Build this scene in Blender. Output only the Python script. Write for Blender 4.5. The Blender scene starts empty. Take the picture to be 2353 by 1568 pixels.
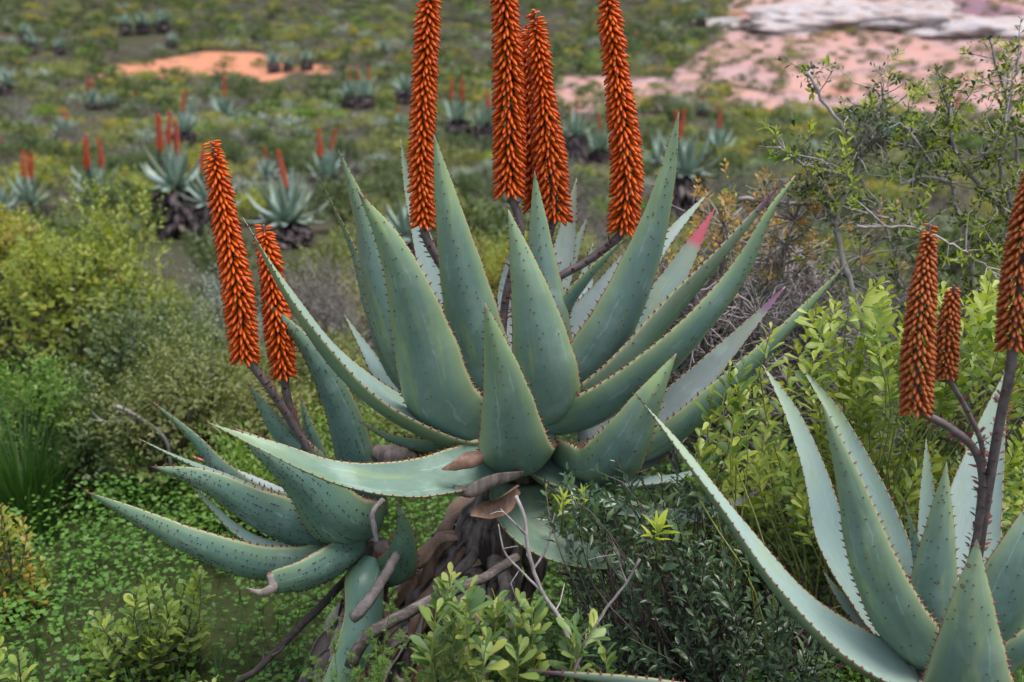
import bpy, math, random
import numpy as np
from mathutils import Vector, Matrix

# ------------------------------------------------------------------ camera, sky, sun, exposure
scene = bpy.context.scene
COL = scene.collection
CAM_H, PITCH, LENS = 1.6, -12.0, 35.0
cd = bpy.data.cameras.new('camera'); cam = bpy.data.objects.new('camera', cd); COL.objects.link(cam)
cam.location = (0, 0, CAM_H); cam.rotation_euler = (math.radians(90 + PITCH), 0, 0)
cd.lens = LENS; cd.sensor_width = 36.0; cd.clip_start = 0.05; cd.clip_end = 600
cd.dof.use_dof = True; cd.dof.focus_distance = 2.42; cd.dof.aperture_fstop = 2.5
scene.camera = cam

SUN_EL, SUN_ROT = 74.0, 125.0         # veiled sun almost overhead, a little to the right
world = bpy.data.worlds.new('World'); scene.world = world; world.use_nodes = True
wn = world.node_tree; wn.nodes.clear()
sky = wn.nodes.new('ShaderNodeTexSky'); sky.sky_type = 'NISHITA'; sky.sun_disc = False
sky.sun_elevation = math.radians(SUN_EL); sky.sun_rotation = math.radians(SUN_ROT)
sky.dust_density = 2.5; sky.air_density = 1.0; sky.ozone_density = 1.0
hs = wn.nodes.new('ShaderNodeHueSaturation'); hs.inputs['Saturation'].default_value = 0.62
bg = wn.nodes.new('ShaderNodeBackground'); bg.inputs['Strength'].default_value = 0.11
wo = wn.nodes.new('ShaderNodeOutputWorld')
wn.links.new(sky.outputs[0], hs.inputs['Color']); wn.links.new(hs.outputs[0], bg.inputs[0]); wn.links.new(bg.outputs[0], wo.inputs[0])

sd = bpy.data.lights.new('sun', 'SUN'); sun = bpy.data.objects.new('sun', sd); COL.objects.link(sun)
sd.energy = 1.5; sd.angle = math.radians(30); sd.color = (1.0, 0.96, 0.91)
_a, _e = math.radians(SUN_ROT), math.radians(SUN_EL)
_d = Vector((math.sin(_a) * math.cos(_e), math.cos(_a) * math.cos(_e), math.sin(_e)))
sun.rotation_euler = (-_d).to_track_quat('-Z', 'Y').to_euler()
sun.location = (5, -5, 12)

vs = scene.view_settings
vs.view_transform = 'Standard'; vs.look = 'None'; vs.gamma = 1.0; vs.use_curve_mapping = False; vs.exposure = 1.36
scene.render.engine = 'CYCLES'
scene.cycles.max_bounces = 6; scene.cycles.diffuse_bounces = 3; scene.cycles.transparent_max_bounces = 4
scene.cycles.caustics_reflective = False; scene.cycles.caustics_refractive = False

# ------------------------------------------------------------------ helpers
rng = np.random.RandomState(7)
FPX, VW, VH = LENS / 36.0 * 2353.0, 2353.0, 1568.0
_p = math.radians(PITCH)
CAMP = np.array([0, 0, CAM_H]); CF = np.array([0, math.cos(_p), math.sin(_p)]); CU = np.array([0, -math.sin(_p), math.cos(_p)]); CR = np.array([1.0, 0, 0])

def ray(px, py):
    return CF + CR * ((px - VW / 2) / FPX) + CU * ((VH / 2 - py) / FPX)
def P(px, py, Y):
    d = ray(px, py); return CAMP + d * (Y / d[1])
def project(p):
    q = np.atleast_2d(p) - CAMP
    z = q @ CF
    return VW / 2 + (q @ CR) / z * FPX, VH / 2 - (q @ CU) / z * FPX, z
def unit(v):
    v = np.asarray(v, float); n = np.linalg.norm(v, axis=-1, keepdims=True); return v / np.maximum(n, 1e-9)
def smooth(a, b, x):
    t = np.clip((np.asarray(x, float) - a) / (b - a), 0, 1); return t * t * (3 - 2 * t)

def catmull(pts, n):
    pts = np.asarray(pts, float)
    e = np.vstack([2 * pts[0] - pts[1], pts, 2 * pts[-1] - pts[-2]])
    out = []
    for i in range(len(pts) - 1):
        p0, p1, p2, p3 = e[i:i + 4]
        t = np.linspace(0, 1, 24, endpoint=False)[:, None]
        out.append(0.5 * ((2 * p1) + (p2 - p0) * t + (2 * p0 - 5 * p1 + 4 * p2 - p3) * t ** 2 + (3 * p1 - p0 - 3 * p2 + p3) * t ** 3))
    out.append(pts[-1:]); c = np.vstack(out)
    s = np.concatenate([[0], np.cumsum(np.linalg.norm(np.diff(c, axis=0), axis=1))])
    q = np.linspace(0, s[-1], n)
    return np.stack([np.interp(q, s, c[:, k]) for k in range(c.shape[1])], 1), s[-1]

def raw_mesh(name, V, F4=None, F3=None, smooth_shade=True, tint=None, mats=(), midx=None, vec=None):
    """mesh from numpy arrays: quads F4, triangles F3; tint = float per vertex; vec = {attribute: (n,3)}"""
    me = bpy.data.meshes.new(name)
    V = np.asarray(V, np.float32)
    n4 = 0 if F4 is None else len(F4); n3 = 0 if F3 is None else len(F3)
    me.vertices.add(len(V)); me.vertices.foreach_set('co', V.ravel())
    idx = []
    if n4: idx.append(np.asarray(F4, np.int32).ravel())
    if n3: idx.append(np.asarray(F3, np.int32).ravel())
    idx = np.concatenate(idx)
    me.loops.add(len(idx)); me.loops.foreach_set('vertex_index', idx)
    me.polygons.add(n4 + n3)
    st = np.concatenate([np.arange(n4) * 4, n4 * 4 + np.arange(n3) * 3]).astype(np.int32)
    me.polygons.foreach_set('loop_start', st)
    if smooth_shade: me.polygons.foreach_set('use_smooth', np.ones(n4 + n3, bool))
    for m in mats: me.materials.append(m)
    if midx is not None: me.polygons.foreach_set('material_index', np.asarray(midx, np.int32))
    if tint is not None:
        a = me.attributes.new('tint', 'FLOAT', 'POINT'); a.data.foreach_set('value', np.asarray(tint, np.float32))
    for k, v in (vec or {}).items():
        a = me.attributes.new(k, 'FLOAT_VECTOR', 'POINT'); a.data.foreach_set('vector', np.asarray(v, np.float32).ravel())
    me.update(calc_edges=True); me.validate()
    return me

class MB:
    """collects shapes, then becomes ONE mesh"""
    def __init__(s): s.v, s.f4, s.f3, s.t, s.m4, s.m3, s.n = [], [], [], [], [], [], 0
    def add(s, V, F4=None, F3=None, tint=0.0, mi=0):
        V = np.asarray(V, float); s.v.append(V)
        s.t.append(np.full(len(V), tint) if np.isscalar(tint) else np.asarray(tint, float))
        if F4 is not None and len(F4): s.f4.append(np.asarray(F4) + s.n); s.m4.append(np.full(len(F4), mi))
        if F3 is not None and len(F3): s.f3.append(np.asarray(F3) + s.n); s.m3.append(np.full(len(F3), mi))
        s.n += len(V)
    def tube(s, pts, rad, sides=5, tint=0.0, mi=0, cap=True):
        pts = np.asarray(pts, float); n = len(pts); rad = np.broadcast_to(np.asarray(rad, float), (n,))
        t = unit(np.gradient(pts, axis=0)); a = np.array([0, 0, 1.0]) if abs(t[0][2]) < 0.9 else np.array([1.0, 0, 0])
        u = unit(np.cross(t, a)); w = np.cross(t, u)
        th = np.linspace(0, 2 * np.pi, sides, endpoint=False)
        V = (pts[:, None] + rad[:, None, None] * (np.cos(th)[None, :, None] * u[:, None] + np.sin(th)[None, :, None] * w[:, None])).reshape(-1, 3)
        i = np.arange(n - 1)[:, None] * sides; j = np.arange(sides)[None]; k = (j + 1) % sides
        F = np.stack([i + j, i + k, i + sides + k, i + sides + j], -1).reshape(-1, 4)
        F3 = None
        if cap:
            V = np.vstack([V, pts[-1:], pts[:1]]); b = (n - 1) * sides; jj = np.arange(sides); kk = (jj + 1) % sides
            F3 = np.vstack([np.stack([b + jj, b + kk, np.full(sides, n * sides)], 1), np.stack([kk, jj, np.full(sides, n * sides + 1)], 1)])
        s.add(V, F, F3, tint, mi)
    def leaves(s, B, tpl, mi=0):
        V, F4, F3, t = B.bake(tpl); s.add(V, F4, F3, t, mi)
    def mesh(s, name, mats, origin=(0, 0, 0), smooth_shade=True):
        V = np.vstack(s.v) - np.asarray(origin)
        f4 = np.vstack(s.f4) if s.f4 else None; f3 = np.vstack(s.f3) if s.f3 else None
        mi = np.concatenate(s.m4 + s.m3)
        return raw_mesh(name, V, f4, f3, smooth_shade, np.concatenate(s.t), mats, mi)
    def build(s, name, mats, parent=None, origin=(0, 0, 0)):
        if not isinstance(mats, (list, tuple)): mats = [mats]
        return link(name, s.mesh(name, mats, origin), parent)

def link(name, me, parent=None, loc=None):
    o = bpy.data.objects.new(name, me); COL.objects.link(o)
    if parent is not None: o.parent = parent
    if loc is not None: o.location = loc
    return o
def tag(o, label=None, cat=None, group=None, kind=None):
    if label: o['label'] = label
    if cat: o['category'] = cat
    if group: o['group'] = group
    if kind: o['kind'] = kind
    return o
def thing(name, loc, label, cat, group=None):
    o = bpy.data.objects.new(name, None); COL.objects.link(o); o.location = loc; o.empty_display_size = 0.1
    return tag(o, label, cat, group)

# leaf templates: (along, across, up)
T_OBO = (np.array([(0, 0, 0), (.28, .24, .03), (.28, -.24, .03), (.70, .5, .07), (.70, -.5, .07), (1, 0, .0), (.30, 0, -.02), (.72, 0, .015), (.92, .3, .04), (.92, -.3, .04)]),
         np.array([(1, 6, 7, 3), (2, 4, 7, 6), (3, 7, 5, 8), (4, 9, 5, 7)]), np.array([(0, 6, 1), (0, 2, 6)]))
T_LAN = (np.array([(0, 0, 0), (.38, .5, .08), (.38, -.5, .08), (.75, .3, .03), (.75, -.3, .03), (1, 0, -.06), (.38, 0, 0), (.75, 0, -.03)]),
         np.array([(1, 6, 7, 3), (2, 4, 7, 6)]), np.array([(0, 6, 1), (0, 2, 6), (3, 7, 5), (4, 5, 7)]))
T_QUAD = (np.array([(0, 0, 0), (.55, .5, .05), (1, 0, 0), (.55, -.5, .05)]), np.array([(0, 3, 2, 1)]), np.zeros((0, 3), int))
T_TRI = (np.array([(0, .5, 0), (0, -.5, 0), (1, 0, 0)]), np.zeros((0, 4), int), np.array([(0, 1, 2)]))

class Batch:
    """many leaves: position, direction, normal, length, width, tint"""
    def __init__(s, pos, dr, nrm, ln, wd, tint):
        s.pos = np.asarray(pos, float); s.x = unit(dr); n = np.asarray(nrm, float)
        n = n - (n * s.x).sum(1, keepdims=True) * s.x; s.z = unit(n + 1e-6); s.y = np.cross(s.z, s.x)
        N = len(s.pos); s.ln = np.broadcast_to(np.asarray(ln, float), (N,)); s.wd = np.broadcast_to(np.asarray(wd, float), (N,)); s.tint = np.broadcast_to(np.asarray(tint, float), (N,))
    def take(s, m):
        b = object.__new__(Batch)
        for k in ('pos', 'x', 'y', 'z', 'ln', 'wd', 'tint'): setattr(b, k, getattr(s, k)[m])
        return b
    def bake(s, tpl):
        T, F4, F3 = tpl; N, k = len(s.pos), len(T)
        V = s.pos[:, None] + s.x[:, None] * (T[None, :, 0:1] * s.ln[:, None, None]) + s.y[:, None] * (T[None, :, 1:2] * s.wd[:, None, None]) + s.z[:, None] * (T[None, :, 2:3] * s.ln[:, None, None])
        o = (np.arange(N) * k)[:, None, None]
        return V.reshape(-1, 3), (F4[None] + o).reshape(-1, 4), (F3[None] + o).reshape(-1, 3), np.repeat(s.tint, k)

def cat_batches(bs):
    b = object.__new__(Batch)
    for k in ('pos', 'x', 'y', 'z', 'ln', 'wd', 'tint'): setattr(b, k, np.concatenate([getattr(q, k) for q in bs]))
    return b

def spread_leaves(parent, B, tpl, mat, limit=300, name='leaf', rest='foliage'):
    """the leaves that show largest become parts of their own, the rest one part of kind stuff"""
    o0 = np.array(parent.location)
    px, py, d = project(B.pos)
    inside = (px > -20) & (px < VW + 20) & (py > -20) & (py < VH + 20) & (d > 0)
    score = np.where(inside, B.ln / np.maximum(d, .1), 0) * (1 + 0.0 * d)
    order = np.argsort(-score); own = order[:limit]; own = own[score[own] > 0]
    other = np.setdiff1d(np.arange(len(B.pos)), own)
    me = raw_mesh(name, tpl[0], tpl[1], tpl[2] if len(tpl[2]) else None, True, None, [mat])
    for i in own:
        o = bpy.data.objects.new(name, me); COL.objects.link(o); o.parent = parent
        M = Matrix(((*(B.x[i] * B.ln[i]),), (*(B.y[i] * B.wd[i]),), (*(B.z[i] * B.ln[i]),))).transposed().to_4x4()
        M.translation = Vector(B.pos[i] - o0); o.matrix_basis = M
    if len(other):
        mb = MB(); mb.leaves(B.take(other), tpl); tag(mb.build(rest, mat, parent, o0), kind='stuff')

# ------------------------------------------------------------------ materials
def mat_new(name):
    m = bpy.data.materials.new(name); m.use_nodes = True; nt = m.node_tree
    return m, nt, nt.nodes['Principled BSDF'], nt.nodes['Material Output']
def N(nt, t, **kw):
    n = nt.nodes.new('ShaderNode' + t)
    for k, v in kw.items(): setattr(n, k, v)
    return n
def ramp(nt, fac, stops, interp='LINEAR'):
    r = N(nt, 'ValToRGB'); r.color_ramp.interpolation = interp
    e = r.color_ramp.elements
    while len(e) < len(stops): e.new(0.5)
    for el, (p, c) in zip(e, stops): el.position = p; el.color = (*c, 1) if len(c) == 3 else c
    if fac is not None: nt.links.new(fac, r.inputs['Fac'])
    return r
def mixc(nt, fac, a, b, mode='MIX'):
    m = N(nt, 'Mix', data_type='RGBA', blend_type=mode)
    for sock, v in ((m.inputs[0], fac), (m.inputs[6], a), (m.inputs[7], b)):
        if hasattr(v, 'is_output'): nt.links.new(v, sock)
        elif isinstance(v, (int, float)): sock.default_value = v
        else: sock.default_value = (*v, 1)
    return m.outputs[2]
def mth(nt, op, a, b=0.0, c=None, clamp=False):
    m = N(nt, 'Math', operation=op); m.use_clamp = clamp
    for s, v in zip(m.inputs, (a, b, c)):
        if v is None: continue
        if hasattr(v, 'is_output'): nt.links.new(v, s)
        else: s.default_value = v
    return m.outputs[0]
def rng_map(nt, v, a, b, c=0.0, d=1.0):
    m = N(nt, 'MapRange'); m.interpolation_type = 'SMOOTHSTEP'; nt.links.new(v, m.inputs[0])
    for i, q in enumerate((a, b, c, d)): m.inputs[i + 1].default_value = q
    return m.outputs[0]
def noise(nt, vec, scale, detail=3.0, rough=0.5):
    n = N(nt, 'TexNoise'); n.inputs['Scale'].default_value = scale; n.inputs['Detail'].default_value = detail; n.inputs['Roughness'].default_value = rough
    if vec is not None: nt.links.new(vec, n.inputs['Vector'])
    return n
def bump(nt, bsdf, h, strength=0.3, dist=0.002):
    b = N(nt, 'Bump'); b.inputs['Strength'].default_value = strength; b.inputs['Distance'].default_value = dist
    nt.links.new(h, b.inputs['Height']); nt.links.new(b.outputs[0], bsdf.inputs['Normal'])

FOLIAGE_ALBEDO = {'young_shoot_leaf': .9, 'silver_leaf': .85, 'orange_tip_leaf': .72, 'dark_creeper_leaf': .85, 'leafy_shrub_leaf': .86, 'front_shrub_leaf': .88, 'yellow_green_leaf': .74, 'clover_leaf': .70, 'scrub_green': .62, 'scrub_grey': .72, 'olive_leaf': .62, 'fern_needle': .9}
def foliage(name, stops, rough=0.5, trans=0.3, spec=0.4, tcol=1.25):
    """leaf colour picked per leaf from a ramp of the plant's own colours; thin leaves let some light through"""
    k_ = FOLIAGE_ALBEDO.get(name, 0.62); stops = [(p_, tuple(q_ * k_ for q_ in c_)) for p_, c_ in stops]
    m, nt, b, out = mat_new(name)
    at = N(nt, 'Attribute', attribute_name='tint'); oi = N(nt, 'ObjectInfo')
    f = mth(nt, 'PINGPONG', mth(nt, 'ADD', at.outputs['Fac'], oi.outputs['Random']), 1.0)
    r = ramp(nt, f, stops)
    geo = N(nt, 'NewGeometry'); ns = noise(nt, geo.outputs['Position'], 60, 2)
    c = mixc(nt, mth(nt, 'MULTIPLY', ns.outputs['Fac'], 0.35), r.outputs['Color'], mixc(nt, 1.0, r.outputs['Color'], (0.75, 0.8, 0.65), 'MULTIPLY'))
    nt.links.new(c, b.inputs['Base Color']); b.inputs['Roughness'].default_value = rough; b.inputs['Specular IOR Level'].default_value = spec
    tr = N(nt, 'BsdfTranslucent'); nt.links.new(mixc(nt, 1.0, r.outputs['Color'], (tcol, tcol * 1.02, 0.6), 'MULTIPLY'), tr.inputs['Color'])
    mx = N(nt, 'MixShader'); mx.inputs[0].default_value = trans
    nt.links.new(b.outputs[0], mx.inputs[1]); nt.links.new(tr.outputs[0], mx.inputs[2]); nt.links.new(mx.outputs[0], out.inputs['Surface'])
    return m

def bark(name, c0, c1, scale=40, stretch=(1, 1, 0.25), rough=0.85):
    m, nt, b, out = mat_new(name)
    g = N(nt, 'NewGeometry'); mp = N(nt, 'Mapping'); mp.inputs['Scale'].default_value = stretch
    nt.links.new(g.outputs['Position'], mp.inputs['Vector'])
    n1 = noise(nt, mp.outputs[0], scale, 6, 0.65); at = N(nt, 'Attribute', attribute_name='tint')
    f = mth(nt, 'ADD', n1.outputs['Fac'], mth(nt, 'MULTIPLY', mth(nt, 'SUBTRACT', at.outputs['Fac'], 0.5), 0.4))
    r = ramp(nt, f, [(0.3, c0), (0.7, c1)])
    nt.links.new(r.outputs['Color'], b.inputs['Base Color']); b.inputs['Roughness'].default_value = rough
    bump(nt, b, n1.outputs['Fac'], 0.7, 0.006)
    return m

def aloe_skin(name, ab, ad, yellow, tipcol, tipstart=0.962, yfac=0.72):
    """waxy blue-green leaf skin: upper face paler from bloom and painted-in highlight, yellow-green streaks, reddish margin and tip, small healed lesions"""
    m, nt, b, out = mat_new(name)
    a1 = N(nt, 'Attribute', attribute_name='luv'); a2 = N(nt, 'Attribute', attribute_name='lpos')
    s = N(nt, 'SeparateXYZ'); nt.links.new(a1.outputs['Vector'], s.inputs[0])
    u, v, side = s.outputs
    mp = N(nt, 'Mapping'); mp.inputs['Scale'].default_value = (1.6, 9, 1); nt.links.new(a2.outputs['Vector'], mp.inputs['Vector'])
    streak = noise(nt, mp.outputs[0], 3.0, 4, 0.55)
    blot = noise(nt, a2.outputs['Vector'], 9.0, 4, 0.6)
    fine = noise(nt, a2.outputs['Vector'], 90.0, 3, 0.6)
    base = mixc(nt, side, ab, ad)  # upper face colour: waxy bloom, lifted further to paint in pale highlights
    base = mixc(nt, mth(nt, 'MULTIPLY', rng_map(nt, streak.outputs['Fac'], 0.52, 0.74), yfac), base, yellow)
    bloom = rng_map(nt, blot.outputs['Fac'], 0.48, 0.72)
    base = mixc(nt, mth(nt, 'MULTIPLY', bloom, 0.40), base, (0.29, 0.40, 0.365))
    dark = rng_map(nt, blot.outputs['Fac'], 0.46, 0.28)
    base = mixc(nt, mth(nt, 'MULTIPLY', dark, 0.35), base, mixc(nt, 1.0, base, (0.55, 0.66, 0.60), 'MULTIPLY'))
    oi = N(nt, 'ObjectInfo')
    base = mixc(nt, mth(nt, 'MULTIPLY', oi.outputs['Random'], 0.35), base, mixc(nt, 1.0, base, (0.95, 1.0, 0.78), 'MULTIPLY'))
    # each leaf has its own cast: some greyer and paler, some greener
    r2 = mth(nt, 'FRACT', mth(nt, 'MULTIPLY', oi.outputs['Random'], 7.31))
    base = mixc(nt, mth(nt, 'MULTIPLY', rng_map(nt, r2, 0.35, 1.0), 0.55), base, mixc(nt, 1.0, base, (1.45, 1.32, 1.36), 'MULTIPLY'))
    mot = noise(nt, mp.outputs[0], 26.0, 3, 0.6)
    base = mixc(nt, mth(nt, 'MULTIPLY', rng_map(nt, mot.outputs['Fac'], 0.40, 0.62), 0.22), base, mixc(nt, 1.0, base, (0.66, 0.74, 0.68), 'MULTIPLY'))
    # wavy imprint of the neighbouring leaf's toothed edge in the wax
    iv = mth(nt, 'ABSOLUTE', mth(nt, 'SUBTRACT', mth(nt, 'ADD', v, mth(nt, 'MULTIPLY', mth(nt, 'SUBTRACT', noise(nt, a2.outputs['Vector'], 30.0, 2).outputs['Fac'], 0.5), 0.26)), mth(nt, 'ADD', 0.34, mth(nt, 'MULTIPLY', r2, 0.42))))
    imp = mth(nt, 'MULTIPLY', rng_map(nt, iv, 0.040, 0.012), mth(nt, 'MULTIPLY', rng_map(nt, blot.outputs['Fac'], 0.46, 0.60), 0.34))
    base = mixc(nt, imp, base, (0.36, 0.47, 0.43))
    # yellower towards the margins and the tip of the lower face
    my = mth(nt, 'MULTIPLY', mth(nt, 'MULTIPLY', rng_map(nt, v, 0.45, 1.0), mth(nt, 'SUBTRACT', 1.0, side)), 0.55)
    base = mixc(nt, my, base, yellow)
    base = mixc(nt, mth(nt, 'MULTIPLY', rng_map(nt, u, 0.55, 1.0), 0.55), base, yellow)
    # margin
    mg = rng_map(nt, v, 0.90, 0.985)
    base = mixc(nt, mth(nt, 'MULTIPLY', mg, 0.75), base, (0.36, 0.33, 0.17))
    # tip
    tp = rng_map(nt, mth(nt, 'ADD', u, mth(nt, 'MULTIPLY', mth(nt, 'SUBTRACT', streak.outputs['Fac'], 0.5), 0.10)), tipstart, tipstart + 0.05)
    base = mixc(nt, mth(nt, 'MULTIPLY', tp, 0.85), base, tipcol)
    # healed lesions: pale centre, dark ring, only some cells
    vo = N(nt, 'TexVoronoi'); vo.inputs['Scale'].default_value = 22.0; nt.links.new(a2.outputs['Vector'], vo.inputs['Vector'])
    vc = N(nt, 'SeparateColor'); nt.links.new(vo.outputs['Color'], vc.inputs[0])
    pick = mth(nt, 'GREATER_THAN', vc.outputs[0], 0.90)
    ring = mth(nt, 'MULTIPLY', pick, rng_map(nt, vo.outputs['Distance'], 0.12, 0.085))
    core = mth(nt, 'MULTIPLY', pick, rng_map(nt, vo.outputs['Distance'], 0.06, 0.04))
    base = mixc(nt, mth(nt, 'MULTIPLY', ring, 0.85), base, (0.10, 0.045, 0.03))
    base = mixc(nt, mth(nt, 'MULTIPLY', core, 0.8), base, (0.30, 0.20, 0.14))
    # broad scuffs
    sc = noise(nt, mp.outputs[0], 14.0, 5, 0.7)
    scf = mth(nt, 'MULTIPLY', rng_map(nt, sc.outputs['Fac'], 0.66, 0.74), 0.5)
    base = mixc(nt, scf, base, (0.20, 0.17, 0.10))
    nt.links.new(base, b.inputs['Base Color'])
    b.inputs['Roughness'].default_value = 0.42; b.inputs['Specular IOR Level'].default_value = 0.34
    rr = mth(nt, 'ADD', mth(nt, 'MULTIPLY', bloom, 0.22), 0.36); nt.links.new(rr, b.inputs['Roughness'])
    h = mth(nt, 'ADD', mth(nt, 'MULTIPLY', streak.outputs['Fac'], 0.6), mth(nt, 'ADD', mth(nt, 'MULTIPLY', fine.outputs['Fac'], 0.12), mth(nt, 'MULTIPLY', blot.outputs['Fac'], 0.6)))
    bump(nt, b, h, 0.35, 0.006)
    return m

def plain(name, col, rough=0.6, var=0.3, scale=120):
    m, nt, b, out = mat_new(name)
    g = N(nt, 'NewGeometry'); n1 = noise(nt, g.outputs['Position'], scale, 3)
    dk = tuple(c * (1 - var) for c in col); lt = tuple(min(1, c * (1 + var)) for c in col)
    nt.links.new(ramp(nt, n1.outputs['Fac'], [(0.3, dk), (0.7, lt)]).outputs['Color'], b.inputs['Base Color'])
    b.inputs['Roughness'].default_value = rough
    return m

M = {}
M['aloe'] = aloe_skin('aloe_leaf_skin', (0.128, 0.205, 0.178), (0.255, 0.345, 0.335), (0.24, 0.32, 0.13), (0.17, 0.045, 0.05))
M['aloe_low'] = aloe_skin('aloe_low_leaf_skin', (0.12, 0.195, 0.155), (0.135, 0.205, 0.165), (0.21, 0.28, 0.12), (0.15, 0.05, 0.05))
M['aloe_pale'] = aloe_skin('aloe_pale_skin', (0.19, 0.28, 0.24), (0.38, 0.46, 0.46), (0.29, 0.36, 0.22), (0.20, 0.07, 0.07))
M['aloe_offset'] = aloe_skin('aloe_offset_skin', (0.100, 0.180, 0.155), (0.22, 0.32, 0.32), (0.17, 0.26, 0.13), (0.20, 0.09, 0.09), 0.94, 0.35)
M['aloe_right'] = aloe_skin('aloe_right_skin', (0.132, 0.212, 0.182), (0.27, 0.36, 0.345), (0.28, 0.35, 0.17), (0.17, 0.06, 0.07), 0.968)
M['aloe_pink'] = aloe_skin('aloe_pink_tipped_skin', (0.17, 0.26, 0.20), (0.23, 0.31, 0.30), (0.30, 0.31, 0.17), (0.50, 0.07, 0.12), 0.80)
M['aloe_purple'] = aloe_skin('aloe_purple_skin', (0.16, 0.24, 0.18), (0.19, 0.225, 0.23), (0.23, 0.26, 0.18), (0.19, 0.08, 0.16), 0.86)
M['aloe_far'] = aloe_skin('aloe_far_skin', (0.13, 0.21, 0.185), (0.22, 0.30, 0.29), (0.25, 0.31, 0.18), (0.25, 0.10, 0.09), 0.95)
M['spine'] = plain('spine_red_brown', (0.14, 0.024, 0.018), 0.5)
M['prickle'] = plain('prickle_dark', (0.035, 0.022, 0.018), 0.5)
M['stalk'] = plain('flower_stalk_grey_purple', (0.115, 0.085, 0.085), 0.55, 0.35, 60)
M['bract'] = plain('stalk_bract', (0.16, 0.045, 0.035), 0.6)
M['dead'] = bark('dead_leaf_brown', (0.026, 0.015, 0.013), (0.40, 0.315, 0.285), 26, (1, 1, 0.18))
M['dead_warm'] = bark('dead_leaf_tan', (0.085, 0.040, 0.024), (0.38, 0.24, 0.17), 22, (1, 1, 0.3))
M['twig'] = bark('grey_twig', (0.17, 0.145, 0.145), (0.44, 0.385, 0.385), 60)
M['twig_dark'] = bark('dark_twig', (0.030, 0.022, 0.020), (0.12, 0.09, 0.08), 60)
M['branch'] = bark('grey_branch', (0.060, 0.046, 0.042), (0.27, 0.22, 0.205), 70, (0.35, 1, 0.6))
M['stem_green'] = plain('green_stem', (0.22, 0.24, 0.06), 0.5)
M['f_obo'] = foliage('leafy_shrub_leaf', [(0, (0.085, 0.16, 0.04)), (0.35, (0.18, 0.28, 0.055)), (0.7, (0.33, 0.42, 0.08)), (1, (0.42, 0.47, 0.09))], 0.42, 0.34)
M['f_new'] = foliage('young_shoot_leaf', [(0, (0.45, 0.50, 0.05)), (1, (0.38, 0.47, 0.06))], 0.45, 0.4)
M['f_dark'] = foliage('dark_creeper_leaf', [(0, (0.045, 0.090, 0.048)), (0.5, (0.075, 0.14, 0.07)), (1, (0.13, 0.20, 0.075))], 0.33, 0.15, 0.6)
M['f_front'] = foliage('front_shrub_leaf', [(0, (0.09, 0.165, 0.06)), (0.45, (0.155, 0.245, 0.08)), (0.8, (0.27, 0.35, 0.09)), (1, (0.40, 0.42, 0.11))], 0.45, 0.3)
M['f_fern'] = foliage('fern_needle', [(0, (0.13, 0.26, 0.06)), (1, (0.24, 0.36, 0.10))], 0.5, 0.35)
M['f_yellow'] = foliage('yellow_green_leaf', [(0, (0.11, 0.18, 0.03)), (0.45, (0.27, 0.35, 0.05)), (0.8, (0.42, 0.45, 0.06)), (1, (0.44, 0.29, 0.06))], 0.5, 0.34)
M['f_olive'] = foliage('olive_leaf', [(0, (0.11, 0.15, 0.05)), (0.5, (0.23, 0.27, 0.08)), (1, (0.40, 0.41, 0.12))], 0.5, 0.3)
M['f_bright'] = foliage('bright_green_leaf', [(0, (0.08, 0.20, 0.03)), (0.5, (0.15, 0.31, 0.04)), (1, (0.26, 0.40, 0.06))], 0.5, 0.35)
M['f_clover'] = foliage('clover_leaf', [(0, (0.04, 0.125, 0.02)), (0.5, (0.09, 0.23, 0.03)), (1, (0.17, 0.34, 0.05))], 0.5, 0.3)
M['f_grass'] = foliage('grass_blade', [(0, (0.035, 0.10, 0.02)), (1, (0.09, 0.20, 0.04))], 0.5, 0.3)
M['f_silver'] = foliage('silver_leaf', [(0, (0.22, 0.29, 0.24)), (1, (0.36, 0.42, 0.37))], 0.6, 0.2)
M['f_orange'] = foliage('orange_tip_leaf', [(0, (0.52, 0.38, 0.08)), (0.6, (0.56, 0.32, 0.09)), (1, (0.50, 0.46, 0.09))], 0.5, 0.35)
M['f_spiny'] = foliage('spiny_bush_leaf', [(0, (0.04, 0.085, 0.035)), (0.6, (0.085, 0.145, 0.045)), (1, (0.17, 0.23, 0.055))], 0.45, 0.22)
M['f_scrubgreen'] = foliage('scrub_green', [(0, (0.045, 0.08, 0.03)), (0.5, (0.10, 0.155, 0.05)), (1, (0.18, 0.235, 0.075))], 0.6, 0.25)
M['f_scrubgrey'] = foliage('scrub_grey', [(0, (0.115, 0.095, 0.098)), (0.5, (0.205, 0.172, 0.175)), (1, (0.23, 0.22, 0.18))], 0.7, 0.15)

# ------------------------------------------------------------------ terrain: flat scrub plain that climbs into a hillside
def terr(x, y):
    x = np.asarray(x, float); y = np.asarray(y, float)
    z = 0.0021 * np.maximum(y - 12, 0) ** 2
    z = np.where(y > 105, 0.0021 * 93 ** 2 + 0.39 * (y - 105), z)
    a = smooth(8, 40, y)
    z = z + a * (0.35 * np.sin(x * 0.21 + 1.3) * np.sin(y * 0.16 + 0.4) + 0.18 * np.sin(x * 0.5 - y * 0.31))
    z = z + 0.03 * np.sin(x * 1.7 + 0.5) * np.sin(y * 1.3 + 1.0)
    # drier right-hand slope bulges forward under the pale rocks
    z = z + 1.6 * np.exp(-(((x - 33) / 16) ** 2 + ((y - 86) / 9) ** 2))
    return z

def hit(px, py):
    d = ray(px, py); d = d / d[1]
    y = np.arange(2.0, 170, 0.05)
    p = CAMP[None] + d[None] * y[:, None]
    below = p[:, 2] < terr(p[:, 0], y)
    i = int(np.argmax(below)) if below.any() else len(y) - 1
    return p[i]

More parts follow.
